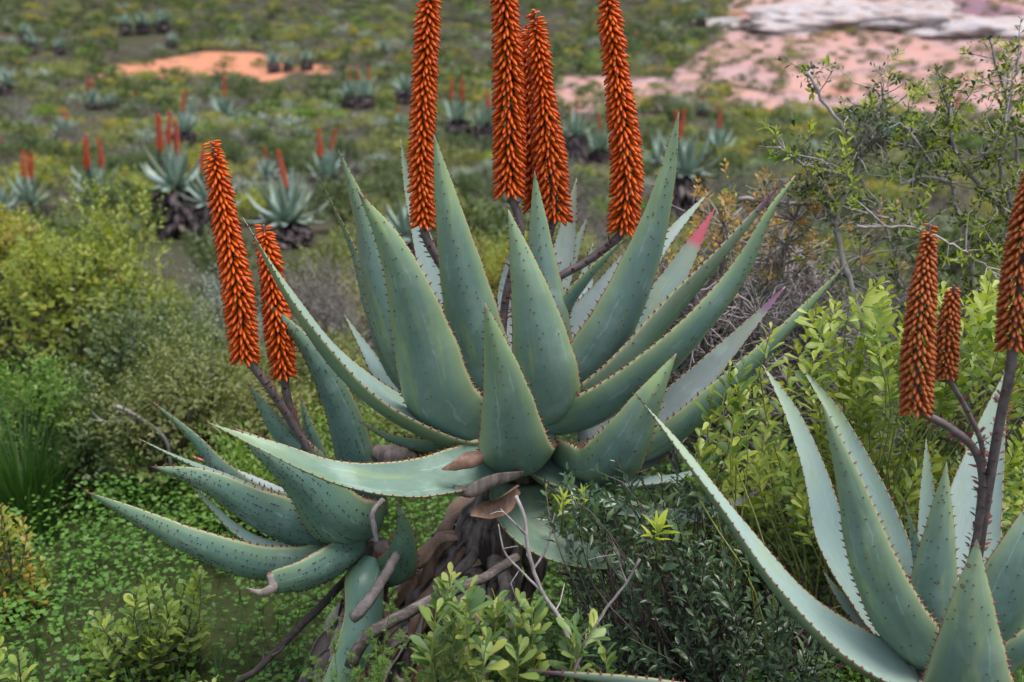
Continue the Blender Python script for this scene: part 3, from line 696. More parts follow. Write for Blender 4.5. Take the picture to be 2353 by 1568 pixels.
M['floret'] = floret_material('orange_floret', (0.60, 0.118, 0.004), (0.11, 0.015, 0.003), (0.40, 0.075, 0.020))  # red-brown base darkened further, painting shade into the gaps between florets
M['floret_brown'] = floret_material('brown_orange_floret', (0.36, 0.105, 0.02), (0.28, 0.03, 0.012), (0.27, 0.10, 0.045))
M['floret_red'] = floret_material('red_floret', (0.60, 0.075, 0.012), (0.25, 0.03, 0.01), (0.50, 0.07, 0.02))
FV, FF4, FF3, FLU = floret_mesh()
def floret_data(mat, V=FV, f4=FF4, f3=FF3, along=None, tint=None):
    me = raw_mesh('floret', V, f4, f3, True, tint, [mat])
    at = me.attributes.new('along', 'FLOAT', 'POINT'); at.data.foreach_set('value', np.asarray(FLU[:, 0] if along is None else along, np.float32))
    return me
FME = {k: floret_data(M[k]) for k in ('floret', 'floret_brown', 'floret_red')}

def raceme(parent, axis, widths, stalk, mat='floret', own=60, ds=0.00132, seed=0, flen=0.041, fwid=0.0104, label=None, srad=.0115, topbare=0.05, droop=0.66):
    """axis: pixel/depth points bottom to top of the spike; widths: pixel widths bottom..top; stalk: points from the rosette to the spike"""
    R = np.random.RandomState(5000 + seed); o0 = np.array(parent.location)
    c, L = catmull(px_pts(axis), 220); Ym = np.mean([a[2] for a in axis])
    mb = MB(); sp, sl = catmull(px_pts(stalk + [axis[0]]), 40); full = np.vstack([sp[:-1], c[::6], c[-1:]])
    rad = np.concatenate([np.full(39, srad), np.linspace(srad * .83, .003, len(full) - 39)])
    mb.tube(full, rad, 9, 0.3)
    for k in range(int(sl / 0.007)):                                   # dry bracts up the bare stalk
        f = R.uniform(.05, .99); i = int(f * 38); tt = unit(sp[i + 1] - sp[i]); a = unit(np.cross(tt, R.normal(size=3)))
        pp = sp[i] + a * srad * .92; B = Batch([pp], [a * .7 + tt * .5], [tt], .015 + .005 * R.uniform(), .011, 0); Vb, f4, f3, t_ = B.bake(T_LAN); mb.add(Vb, f4, f3, 0, 1)
    o = mb.build('raceme', [M['stalk'], M['bract']], parent, o0)
    if label: o['label'] = label
    t = unit(np.gradient(c, axis=0)); n = int(L / ds); FR = []
    for j in range(n):
        s = (j + .5) / n; f = s + R.normal() * .001; f = min(max(f, 0), .9985)
        i = int(f * 219); tt = t[i]; p0 = c[i]
        a = unit(np.cross(tt, [0.3, -0.9, 0.2])); b = np.cross(tt, a); th = j * 2.39996 + R.normal() * 0.10
        r = a * math.cos(th) + b * math.sin(th)
        W = np.interp(f, np.linspace(0, 1, len(widths)), widths) * Ym / FPX / 2
        young = smooth(.80, 1.0, f)
        if topbare and f > 1 - topbare and R.uniform() < 0.5: continue
        dn = droop * (1 - 1.05 * young) + R.normal() * .09
        ln = flen * (1 - .45 * young) * R.uniform(.9, 1.08)
        dr = unit(r - tt * dn); base = max(0.003, W - ln * (dr @ r))
        pos = p0 + r * base; up = unit(tt - (tt @ dr) * dr)
        FR.append((pos, dr, up, ln, fwid * (1 - .3 * young) * R.uniform(.9, 1.08), R.uniform()))
    pos = np.array([q[0] for q in FR]); px, py, d = project(pos)
    facing = np.array([(-(unit(q[0] - CAMP)) @ q[1]) for q in FR]) + 0.4 * np.array([-(unit(q[0] - CAMP)) @ unit(q[0] - c[np.argmin(((c - q[0]) ** 2).sum(1))]) for q in FR])
    sc = np.where((px > 0) & (px < VW) & (py > 0) & (py < VH), facing + 2, 0)
    order = np.argsort(-sc); mine = [k for k in order[:own] if sc[k] > 0]; rest = sorted(set(range(len(FR))) - set(mine))
    for k in mine:
        p_, x, zz, ln, wd, _ = FR[k]; y = np.cross(zz, x)
        ob = bpy.data.objects.new('floret', FME[mat]); COL.objects.link(ob); ob.parent = o
        Mx = Matrix((x * ln, y * wd, zz * wd)).transposed().to_4x4(); Mx.translation = Vector(p_ - o0); ob.matrix_basis = Mx
    if rest:
        X = np.array([FR[k][1] for k in rest]); Z = np.array([FR[k][2] for k in rest]); Y_ = np.cross(Z, X)
        ln = np.array([FR[k][3] for k in rest]); wd = np.array([FR[k][4] for k in rest]); Pp = pos[rest] - o0
        Vb = Pp[:, None] + X[:, None] * (FV[None, :, :1] * ln[:, None, None]) + Y_[:, None] * (FV[None, :, 1:2] * wd[:, None, None]) + Z[:, None] * (FV[None, :, 2:] * wd[:, None, None])
        off = (np.arange(len(rest)) * len(FV))[:, None, None]
        me = floret_data(M[mat], Vb.reshape(-1, 3), (FF4[None] + off).reshape(-1, 4), (FF3[None] + off).reshape(-1, 3), np.tile(FLU[:, 0], len(rest)), np.repeat([FR[k][5] for k in rest], len(FV)))
        tag(link('florets', me, o), kind='stuff')
    return o

# --- the large aloe
g0 = P(1190, 1100, 2.62); MAIN = thing('aloe', (g0[0], g0[1], float(terr(g0[0], g0[1]))), 'large blue green aloe with tall orange flower spikes on a shaggy dead leaf trunk', 'aloe', None)
LM = [
 # back
 ([(1190, 850, 2.70), (1160, 680, 2.78), (1176, 560, 2.82)], 55, 170, 'aloe_pale', {}),
 ([(1235, 850, 2.72), (1275, 680, 2.80), (1303, 540, 2.84), (1325, 410, 2.86)], 92, -165, 'aloe_pale', {}),
 ([(1240, 850, 2.70), (1270, 710, 2.78), (1312, 600, 2.82), (1352, 492, 2.84)], 74, -150, 'aloe_pale', {}),
 ([(1250, 850, 2.72), (1310, 740, 2.80), (1345, 650, 2.86), (1362, 560, 2.88)], 84, -165, 'aloe_pale', {}),
 ([(1030, 900, 2.70), (1005, 720, 2.74), (970, 560, 2.78), (940, 440, 2.80), (920, 320, 2.80)], 82, 150, 'aloe', {}),
 ([(1040, 900, 2.70), (990, 740, 2.72), (935, 620, 2.76), (880, 540, 2.80)], 100, 140, 'aloe', {}),
 ([(940, 940, 2.70), (880, 880, 2.74), (835, 800, 2.78), (790, 722, 2.80)], 66, 130, 'aloe', {}),
 ([(1020, 970, 2.66), (905, 860, 2.68), (850, 720, 2.68), (812, 580, 2.68), (735, 410, 2.66)], 85, 78, 'aloe', {}),
 ([(1040, 960, 2.62), (930, 830, 2.60), (868, 660, 2.58), (832, 500, 2.57), (776, 340, 2.56)], 115, 25, 'aloe', {}),
 ([(1250, 900, 2.66), (1320, 780, 2.70), (1400, 660, 2.72), (1470, 540, 2.74)], 120, -150, 'aloe_pale', {}),
 ([(1330, 860, 2.66), (1440, 710, 2.72), (1530, 560, 2.76), (1635, 435, 2.78)], 95, -128, 'aloe_pale', {}),
 ([(1280, 930, 2.62), (1400, 850, 2.58), (1500, 725, 2.58), (1575, 600, 2.60), (1645, 475, 2.62)], 135, -145, 'aloe_pink', dict(label='leaf with a pink edge and tip')),
 ([(1260, 900, 2.66), (1262, 760, 2.60), (1245, 600, 2.58), (1228, 393, 2.57)], 112, 0, 'aloe', {}),
 ([(1255, 870, 2.66), (1290, 730, 2.62), (1350, 640, 2.60), (1440, 545, 2.60)], 80, -55, 'aloe', {}),
 # sides
 ([(1330, 1010, 2.68), (1480, 985, 2.70), (1595, 890, 2.70), (1705, 772, 2.71), (1805, 658, 2.72)], 112, -140, 'aloe_purple', dict(label='greyish purple ageing leaf')),
 ([(1330, 1060, 2.62), (1500, 1030, 2.60), (1650, 912, 2.60), (1800, 768, 2.62), (1955, 596, 2.66)], 98, -50, 'aloe', {}),
 ([(1270, 960, 2.60), (1400, 880, 2.52), (1528, 735, 2.50), (1672, 570, 2.50), (1803, 413, 2.52)], 140, -72, 'aloe_purple', dict(label='leaf with a dried purple tip')),
 ([(1265, 930, 2.60), (1345, 850, 2.54), (1420, 735, 2.50), (1492, 560, 2.48), (1535, 400, 2.47), (1560, 258, 2.46)], 138, -25, 'aloe', {}),
 ([(1240, 985, 2.60), (1340, 960, 2.50), (1470, 880, 2.42), (1590, 770, 2.38), (1700, 630, 2.38), (1770, 490, 2.38), (1828, 403, 2.40)], 135, -48, 'aloe', {}),
 ([(1250, 1040, 2.60), (1330, 1040, 2.52), (1440, 1000, 2.50), (1530, 930, 2.52)], 66, -45, 'aloe', {}),
 ([(1110, 960, 2.62), (1112, 880, 2.56), (1080, 720, 2.52), (1037, 520, 2.50), (997, 310, 2.50)], 152, 8, 'aloe', {}),
 ([(1085, 1005, 2.58), (1010, 930, 2.48), (972, 800, 2.44), (930, 650, 2.41), (883, 540, 2.40), (822, 440, 2.40)], 190, 18, 'aloe', {}),
 ([(1100, 1005, 2.60), (1000, 985, 2.52), (880, 925, 2.46), (770, 825, 2.42), (660, 675, 2.40), (558, 500, 2.40)], 165, 100, 'aloe', {}),
 ([(1100, 1020, 2.62), (1000, 1030, 2.56), (900, 1010, 2.54), (820, 965, 2.54)], 70, 60, 'aloe', {}),
 # front
 ([(1400, 1080, 2.62), (1480, 1072, 2.62), (1545, 1035, 2.64)], 58, -130, 'aloe_purple', {}),
 ([(1380, 1115, 2.60), (1480, 1112, 2.58), (1570, 1098, 2.58), (1690, 1050, 2.6)], 72, -110, 'aloe', {}),
 ([(1400, 1170, 2.56), (1580, 1190, 2.56), (1690, 1158, 2.58), (1770, 1110, 2.6)], 60, -130, 'aloe_purple', dict(label='withered purple grey leaf')),
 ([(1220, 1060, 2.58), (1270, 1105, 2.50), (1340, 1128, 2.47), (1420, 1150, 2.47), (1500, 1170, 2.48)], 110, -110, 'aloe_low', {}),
 ([(1290, 1050, 2.58), (1375, 1085, 2.44), (1428, 1030, 2.36), (1490, 920, 2.32), (1554, 813, 2.32)], 172, -15, 'aloe', {}),
 ([(1235, 930, 2.62), (1250, 948, 2.50), (1254, 865, 2.42), (1222, 690, 2.38), (1168, 482, 2.38)], 180, 0, 'aloe', {}),
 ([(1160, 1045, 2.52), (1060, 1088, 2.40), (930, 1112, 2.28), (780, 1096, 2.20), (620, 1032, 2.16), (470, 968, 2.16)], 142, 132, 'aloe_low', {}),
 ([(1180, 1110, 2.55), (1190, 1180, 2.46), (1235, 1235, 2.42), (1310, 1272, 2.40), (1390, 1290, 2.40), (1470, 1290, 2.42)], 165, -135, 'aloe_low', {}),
 ([(1195, 1000, 2.62), (1192, 1062, 2.48), (1180, 1030, 2.36), (1158, 880, 2.28), (1114, 697, 2.24)], 196, 4, 'aloe', dict(thick=.2)),
]
for q, W, phi, mt, kw in LM: aloe_leaf(MAIN, q, W, phi, mt, **kw)

raceme(MAIN, [(972, 510, 2.62), (968, 380, 2.62), (975, 200, 2.62), (986, 0, 2.62), (990, -70, 2.62)], [62, 66, 66, 60, 44], [(1130, 930, 2.66), (1060, 700, 2.66), (985, 560, 2.62)], own=62, seed=1)
raceme(MAIN, [(1170, 440, 2.68), (1170, 300, 2.68), (1166, 120, 2.67), (1155, -60, 2.66), (1148, -140, 2.66)], [80, 84, 80, 68, 46], [(1150, 900, 2.66), (1160, 700, 2.68), (1196, 540, 2.68)], own=72, seed=2, ds=.00125)
raceme(MAIN, [(1277, 500, 2.72), (1262, 360, 2.71), (1245, 200, 2.70), (1228, 22, 2.70)], [84, 90, 62, 26], [(1220, 900, 2.68), (1230, 700, 2.72), (1262, 540, 2.72)], own=72, seed=3, ds=.00125)
raceme(MAIN, [(1232, 470, 2.82), (1228, 360, 2.82), (1222, 180, 2.82), (1215, 60, 2.82)], [70, 74, 56, 24], [(1215, 900, 2.70), (1225, 650, 2.80)], own=14, seed=4)
raceme(MAIN, [(1432, 525, 2.64), (1440, 380, 2.64), (1418, 180, 2.64), (1397, 0, 2.64), (1392, -60, 2.64)], [80, 84, 76, 54, 40], [(1170, 880, 2.66), (1240, 680, 2.66), (1350, 600, 2.66), (1415, 552, 2.65)], own=74, seed=5, ds=.00125)

# trunk with its shaggy skirt of dead leaves
def trunk_with_skirt(parent, line, r0, r1, nskirt, seed, span=(0.1, 1.0), slen=(.18, .34), swid=(.03, .07)):
    R = np.random.RandomState(seed); o0 = np.array(parent.location); c, L = catmull(px_pts(line), 30)
    mb = MB(); mb.tube(c, np.linspace(r0, r1, 30) * (1 + .1 * np.sin(np.arange(30) * 1.9)), 14, .2); st = mb.build('stem', M['dead'], parent, o0)
    tg = unit(np.gradient(c, axis=0))
    for j in range(nskirt):
        f = R.uniform(*span); i = int(f * 29); th = j * 2.4 + R.normal() * .2; a = unit(np.cross(tg[i], [0, 1, .2])); b = np.cross(tg[i], a)
        r = a * math.cos(th) + b * math.sin(th); rr = np.interp(f, [0, 1], [r0, r1]); ln = R.uniform(*slen)
        dn = -tg[i] * .7 + np.array([0, 0, -.5]); k = np.linspace(0, 1, 5)[:, None]
        pts = c[i] + r * rr * .8 + r * (.05 + .05 * R.uniform()) * np.sin(k * 2.2) * 1.1 + unit(dn) * ln * k ** 1.15 + R.normal(size=(5, 3)) * .008
        pts[:, 2] = np.maximum(pts[:, 2], .015)
        S = leaf_shape(pts, R.uniform(*swid), R.uniform(-60, 60), ([0, .3, .7, 1], [.8, 1, .65, .12]), chan=R.uniform(.1, .5), thick=.10, nr=14, ns=7, twist=R.uniform(-110, 110), wav=.20, seed=j, view=c[i] + r * 3)
        me = raw_mesh('dead_leaf', S['V'] - o0, S['F4'], S['F3'] if len(S['F3']) else None, True, np.full(len(S['V']), R.uniform()), [M['dead'] if R.uniform() < .66 else M['dead_warm']])
        link('dead_leaf', me, parent)
    return st
trunk_with_skirt(MAIN, [(850, 1830, 2.50), (925, 1580, 2.54), (1030, 1390, 2.58), (1130, 1220, 2.62), (1190, 1090, 2.64), (1198, 960, 2.66)], .125, .085, 190, 21, (.02, .80), (.14, .36), (.025, .095))

# --- the smaller aloe head beside it
g1 = P(830, 1250, 2.60); OFF = thing('aloe', (g1[0], g1[1], float(terr(g1[0], g1[1]))), 'smaller spotted aloe leaning out low beside the trunk, with two orange spikes', 'aloe', None)
LO = [
 ([(760, 1150, 2.66), (730, 1050, 2.68), (708, 980, 2.68), (690, 912, 2.68)], 56, 20, 40, {}),
 ([(850, 1190, 2.66), (815, 1060, 2.62), (775, 930, 2.60), (705, 800, 2.58), (600, 683, 2.58)], 112, 25, 110, {}),
 ([(790, 1200, 2.62), (720, 1080, 2.62), (640, 990, 2.62), (568, 878, 2.62)], 100, 30, 60, {}),
 ([(780, 1210, 2.64), (600, 1150, 2.66), (510, 1085, 2.66), (440, 1005, 2.66), (352, 925, 2.66)], 84, 45, 60, {}),
 ([(820, 1210, 2.60), (650, 1160, 2.58), (500, 1095, 2.58), (400, 1050, 2.58), (318, 1008, 2.58)], 92, 105, 40, {}),
 ([(700, 1170, 2.66), (600, 1120, 2.70), (520, 1080, 2.72), (440, 1048, 2.74)], 60, 120, 20, dict(mat='aloe_pink')),
 ([(800, 1200, 2.60), (690, 1110, 2.56), (600, 1030, 2.56), (521, 962, 2.58)], 66, 85, 40, {}),
 ([(800, 1255, 2.58), (660, 1268, 2.56), (560, 1235, 2.56), (480, 1160, 2.58), (420, 1090, 2.60)], 82, 112, 50, {}),
 ([(840, 1225, 2.56), (720, 1222, 2.46), (600, 1180, 2.42), (470, 1108, 2.40), (345, 1072, 2.40)], 158, 38, 230, {}),
 ([(820, 1240, 2.56), (720, 1295, 2.46), (590, 1302, 2.40), (430, 1247, 2.36), (300, 1183, 2.34), (190, 1127, 2.33)], 120, 45, 200, dict(prof=PROF_SLIM)),
 ([(850, 1215, 2.52), (785, 1205, 2.40), (705, 1115, 2.36), (615, 1042, 2.36), (540, 985, 2.40)], 165, 15, 240, {}),
 ([(830, 1250, 2.50), (770, 1295, 2.40), (695, 1330, 2.34), (622, 1346, 2.33)], 108, 42, 120, dict(prof=PROF_BLUNT, label='lowest leaf, broken off with a dry end')),
 ([(880, 1335, 2.56), (918, 1296, 2.46), (928, 1220, 2.40), (913, 1152, 2.38)], 104, 10, 60, {}),
 ([(862, 1262, 2.58), (842, 1330, 2.46), (838, 1420, 2.40), (812, 1500, 2.34), (760, 1610, 2.30)], 104, 14, 30, dict(prof=PROF_BLUNT, label='old leaf hanging straight down')),
]
for q, W, phi, pr, kw in LO: aloe_leaf(OFF, q, W, phi, kw.pop('mat', 'aloe_offset'), prick=pr, **kw)
# curled dry end of the broken leaf
_S = leaf_shape(px_pts([(628, 1318, 2.33), (632, 1352, 2.32), (600, 1364, 2.31), (566, 1352, 2.31)]), .034, 60, ([0, .5, 1], [1, .8, .2]), chan=.4, thick=.12, nr=16, ns=7, wav=.1, seed=77)
link('dead_leaf', raw_mesh('dead_leaf', _S['V'] - np.array(OFF.location), _S['F4'], None, True, np.full(len(_S['V']), .8), [M['dead']]), OFF)
raceme(OFF, [(562, 818, 2.52), (545, 660, 2.52), (512, 480, 2.52), (487, 324, 2.52)], [74, 84, 68, 30], [(800, 1180, 2.60), (700, 1020, 2.58), (625, 900, 2.54)], own=160, seed=6, ds=.00125)
raceme(OFF, [(652, 855, 2.60), (638, 740, 2.60), (622, 620, 2.60), (605, 516, 2.60)], [66, 78, 62, 28], [(800, 1190, 2.62), (700, 1020, 2.62), (664, 930, 2.60)], own=130, seed=7)
trunk_with_skirt(OFF, [(760, 1740, 2.48), (790, 1560, 2.50), (840, 1400, 2.54), (850, 1240, 2.58)], .075, .055, 40, 22, (.05, .85))

# --- the aloe on the right
g2 = P(2150, 1560, 2.06); RIGHT = thing('aloe', (g2[0], g2[1], float(terr(g2[0], g2[1]))), 'pale green aloe with brownish orange flower spikes on a forked stalk', 'aloe', None)
LR = [
 ([(2200, 1450, 2.15), (2225, 1250, 2.24), (2262, 1060, 2.3), (2312, 850, 2.36)], 165, -170, {}),
 ([(2150, 1450, 2.15), (2135, 1250, 2.2), (2130, 1130, 2.22), (2128, 1008, 2.24)], 76, 165, {}),
 ([(2130, 1420, 2.1), (2110, 1300, 2.12), (2095, 1220, 2.12), (2078, 1148, 2.12)], 64, 60, {}),
 ([(2110, 1480, 2.12), (2060, 1320, 2.16), (1990, 1120, 2.2), (1920, 960, 2.22), (1845, 848, 2.24)], 118, 150, {}),
 ([(2100, 1500, 2.1), (2000, 1380, 2.12), (1905, 1230, 2.14), (1864, 1080, 2.16), (1816, 950, 2.18), (1750, 835, 2.2)], 140, 135, {}),
 ([(2080, 1510, 2.1), (1990, 1440, 2.14), (1930, 1375, 2.16), (1890, 1310, 2.18)], 76, 130, {}),
 ([(2110, 1550, 2.05), (2000, 1520, 1.98), (1880, 1440, 1.95), (1770, 1320, 1.94), (1640, 1140, 1.95), (1540, 1005, 1.97), (1458, 903, 1.98)], 165, 108, {}),
 ([(2160, 1500, 2.05), (2145, 1380, 2.0), (2160, 1220, 1.98), (2175, 1062, 1.98)], 132, -5, {}),
 ([(2125, 1520, 2.05), (2062, 1430, 1.98), (2000, 1290, 1.95), (1950, 1110, 1.94), (1890, 928, 1.95)], 158, 22, {}),
 ([(2230, 1560, 2.05), (2290, 1420, 1.98), (2340, 1290, 1.95), (2400, 1150, 1.95), (2450, 1050, 1.95)], 185, -30, {}),
 ([(2250, 1580, 2.0), (2340, 1500, 1.9), (2420, 1420, 1.88), (2500, 1330, 1.88)], 120, -60, {}),
 ([(2200, 1600, 2.02), (2225, 1640, 1.9), (2226, 1560, 1.83), (2232, 1420, 1.80), (2245, 1240, 1.80)], 245, 0, {}),
]
for q, W, phi, kw in LR: aloe_leaf(RIGHT, q, W, phi, 'aloe_right', prick=18, **kw)
raceme(RIGHT, [(2106, 942, 2.02), (2108, 840, 2.02), (2118, 700, 2.02), (2138, 515, 2.03)], [80, 86, 70, 36], [(2200, 1420, 2.08), (2245, 1230, 2.05), (2258, 1110, 2.04), (2240, 1035, 2.03), (2185, 985, 2.02), (2130, 955, 2.02)], 'floret_brown', 130, .00105, 8, .024, .0095, srad=.0088)
raceme(RIGHT, [(2174, 862, 2.08), (2176, 800, 2.08), (2182, 730, 2.08), (2192, 655, 2.08)], [56, 60, 54, 34], [(2246, 1200, 2.06), (2258, 1040, 2.07), (2225, 950, 2.08), (2188, 885, 2.08)], 'floret_brown', 70, .00105, 9, .020, .009, srad=.0058)
raceme(RIGHT, [(2328, 795, 2.0), (2340, 680, 2.0), (2356, 520, 2.0), (2372, 420, 2.0), (2385, 340, 2.0)], [84, 94, 86, 70, 40], [(2230, 1400, 2.08), (2262, 1180, 2.05), (2295, 980, 2.02), (2318, 870, 2.0)], 'floret_brown', 90, .00105, 10, .026, .0095, srad=.0105)
trunk_with_skirt(RIGHT, [(2160, 1990, 2.05), (2155, 1750, 2.06), (2150, 1520, 2.08)], .07, .06, 26, 23)

# --- the low aloe whose leaf tip reaches into the frame at the foot of the picture
g3 = P(1850, 1720, 1.72); LOW = thing('aloe', (g3[0], g3[1], float(terr(g3[0], g3[1]))), 'low aloe with one narrow purple tipped leaf stretched out flat under the shrubs', 'aloe', None)
for q, W, phi in (([(1850, 1680, 1.74), (1700, 1625, 1.72), (1500, 1578, 1.71), (1340, 1556, 1.71), (1213, 1540, 1.71)], 92, 62), ([(1850, 1680, 1.75), (1950, 1640, 1.74), (2080, 1600, 1.74)], 90, -60), ([(1850, 1690, 1.72), (1820, 1720, 1.62), (1760, 1690, 1.56), (1700, 1650, 1.54)], 100, 20), ([(1860, 1680, 1.78), (1880, 1640, 1.84), (1900, 1600, 1.86)], 80, 170)):
    aloe_leaf(LOW, q, W, phi, 'aloe_purple', prick=15)
trunk_with_skirt(LOW, [(1850, 2150, 1.72), (1850, 1900, 1.73), (1850, 1700, 1.74)], .05, .05, 14, 24)

# ------------------------------------------------------------------ aloes of the plain behind
def simple_leaf(pts, W, phi, seed, nr=12, ns=7):
    S = leaf_shape(np.array(pts, float), W, phi, PROF, .18, .16, nr, ns, seed=seed, view=np.array([0.4, 0, 3.0]))
    return raw_mesh('leaf', S['V'], S['F4'], S['F3'] if len(S['F3']) else None, True, None, [M['aloe_far']], None, {'luv': S['luv'], 'lpos': S['lpos']}), S
# unit rosette radius 1 (scaled on placing): outer, spreading, rising and upright leaves; upper face towards the axis
FARLEAF = []
for k, (pts, w) in enumerate((([(.05, 0, 0), (.35, 0, .02), (.75, 0, -.02), (1.05, 0, .12)], .21), ([(.05, 0, .03), (.35, 0, .10), (.72, 0, .27), (1.02, 0, .60)], .23), ([(.05, 0, .06), (.28, 0, .25), (.52, 0, .58), (.72, 0, .98)], .22), ([(.03, 0, .08), (.14, 0, .36), (.24, 0, .75), (.30, 0, 1.12)], .18))):
    FARLEAF.append(simple_leaf(pts, w, 180, 300 + k)[0])
def far_raceme():
    R = np.random.RandomState(4); V_, Q, T3, al, ti = [], [], [], [], []; n0 = 0
    mb = MB(); mb.tube(np.array([(0, 0, -.45), (0, 0, 0), (0, 0, .55), (0, 0, 1.0)]), [.030, .028, .05, .012], 6)
    for j in range(150):
        f = (j + .5) / 150; th = j * 2.4; r = np.array([math.cos(th), math.sin(th), 0]); W = np.interp(f, [0, .25, .6, 1], [.075, .085, .07, .03])
        dr = unit(r + np.array([0, 0, -.6 + .9 * f * f])); ln = .075 * (1 - .4 * f); z_ = unit(np.array([0, 0, 1]) - dr[2] * dr); y_ = np.cross(z_, dr)
        p = r * max(0.004, W - ln * .8) + np.array([0, 0, f]); Vv = p + FV[:, :1] * dr * ln + FV[:, 1:2] * y_ * .026 + FV[:, 2:] * z_ * .026
        V_.append(Vv); Q.append(FF4 + n0); T3.append(FF3 + n0); n0 += len(Vv); al.append(FLU[:, 0]); ti.append(np.full(len(Vv), R.uniform()))
    me = floret_data(M['floret_red'], np.vstack(V_), np.vstack(Q), np.vstack(T3), np.concatenate(al), np.concatenate(ti)); me.name = 'florets'
    return mb.mesh('raceme', [M['stalk']]), me
FSTALK, FSPIKE = far_raceme()
def far_trunk():
    R = np.random.RandomState(5); mb = MB(); mb.tube(np.array([(0, 0, -1.05), (0, 0, -.5), (0, 0, .1)]), [.17, .15, .12], 10, .2); st = mb.mesh('stem', [M['dead_far']])
    mb = MB()
    for j in range(110):
        th = j * 2.4; zt = -.02 - .75 * R.uniform(); r = np.array([math.cos(th), math.sin(th), 0]); k = np.linspace(0, 1, 5)[:, None]; ln = R.uniform(.3, .5)
        pts = r * (.13 + .22 * np.sin(k * 2.4)) + np.array([0, 0, 1]) * (zt - ln * k ** 1.4) + R.normal(size=(5, 3)) * .02
        S = leaf_shape(pts, R.uniform(.07, .14), R.uniform(-50, 50), ([0, .3, .7, 1], [.8, 1, .6, .1]), .3, .1, 8, 5, R.uniform(-80, 80), .08, j, view=r * 3)
        mb.add(S['V'], S['F4'], S['F3'] if len(S['F3']) else None, R.uniform(), 0 if R.uniform() < .8 else 1)
    return st, mb.mesh('dead_leaves', [M['dead_far'], M['dead']])
M['dead_far'] = bark('dark_dead_leaf', (0.028, 0.019, 0.022), (0.13, 0.095, 0.10), 20)
FSTEM, FSKIRT = far_trunk()

def far_rosette_mesh(seed, nl):
    """joined rosette for aloes too small in the picture to show their leaves"""
    R = np.random.RandomState(seed); V_, Q, lu, lp = [], [], [], []; n0 = 0
    for j in range(nl):
        f = j / nl; k = min(3, int(f * 4)); me = FARLEAF[k]; n = len(me.vertices); a = np.zeros(n * 3, np.float32); me.vertices.foreach_get('co', a); a = a.reshape(-1, 3)
        th = j * 2.4 + R.normal() * .1; s = R.uniform(.85, 1.1); c_, s_ = math.cos(th), math.sin(th)
        V_.append(np.column_stack([(a[:, 0] * c_ - a[:, 1] * s_) * s, (a[:, 0] * s_ + a[:, 1] * c_) * s, a[:, 2] * s]))
        q = [tuple(p.vertices) for p in me.polygons]; Q.append([(*[v + n0 for v in p], n0 + p[2])[:4] if len(p) == 3 else tuple(v + n0 for v in p) for p in q])
        for nm_, L_ in (('luv', lu), ('lpos', lp)):
            b = np.zeros(n * 3, np.float32); me.attributes[nm_].data.foreach_get('vector', b); L_.append(b.reshape(-1, 3))
        n0 += n
    fs = [p for q in Q for p in q]; me = bpy.data.meshes.new('rosette'); me.from_pydata(np.vstack(V_).tolist(), [], [p if len(set(p)) == 4 else tuple(dict.fromkeys(p)) for p in fs])
    for nm_, L_ in (('luv', lu), ('lpos', lp)):
        at = me.attributes.new(nm_, 'FLOAT_VECTOR', 'POINT'); at.data.foreach_set('vector', np.vstack(L_).astype(np.float32).ravel())
    me.polygons.foreach_set('use_smooth', np.ones(len(me.polygons), bool)); me.materials.append(M['aloe_far'])
    return me
ROSETTE = [far_rosette_mesh(s, 30) for s in (1, 2)]

def far_aloe(x, yb, rp, nr, label, seed, group=None, hf=1.0, parts=True, Y=None):
    """x, yb: where the trunk meets the ground in the picture; rp: rosette radius there; nr: flower spikes"""
    R = np.random.RandomState(700 + seed); g = hit(x, yb)
    if Y is not None: g = P(x, yb, Y)
    zz = float(terr(g[0], g[1])); r = rp * g[1] / FPX * (1.12 if parts else 1.25)
    t = thing('aloe', (g[0], g[1], zz), label, 'aloe', group); H = (.92 if parts else .62) * r * hf
    if g[2] > zz + .05: H += g[2] - zz
    def put(nm, me, loc, rz=0, sc=(1, 1, 1), tilt=(0, 0)):
        o = link(nm, me, t); o.location = loc; o.rotation_euler = (tilt[0], tilt[1], rz); o.scale = sc; return o
    put('stem', FSTEM, (0, 0, H), R.uniform(0, 6), (r, r, H / 1.0)); tag(put('dead_leaves', FSKIRT, (0, 0, H), R.uniform(0, 6), (r * 1.55, r * 1.55, H)), kind='stuff')
    if parts:
        nl = 30
        for j in range(nl):
            k = min(3, int(j / nl * 4)); s = r * R.uniform(.85, 1.1); put('leaf', FARLEAF[k], (0, 0, H), j * 2.4 + R.normal() * .12, (s, s, s * R.uniform(.9, 1.1)), (R.normal() * .05, R.normal() * .05))
    else: put('rosette', ROSETTE[seed % 2], (0, 0, H), R.uniform(0, 6), (r, r, r), (R.normal() * .1, R.normal() * .1))
    for j in range(nr):
        a = R.uniform(0, 6.28); q = r * .28 * (nr > 1); h = r * R.uniform(.65, .9)
        o = put('raceme', FSTALK, (q * math.cos(a), q * math.sin(a), H + r * R.uniform(.75, 1.0)), 0, (h * 1.15, h * 1.15, h), (R.normal() * .08, R.normal() * .10)); link('florets', FSPIKE, o)
    return t
for k, (x, yb, rp, nr, lab, hf) in enumerate(FAR): far_aloe(x, yb, rp, nr, lab, k, None, hf, True)
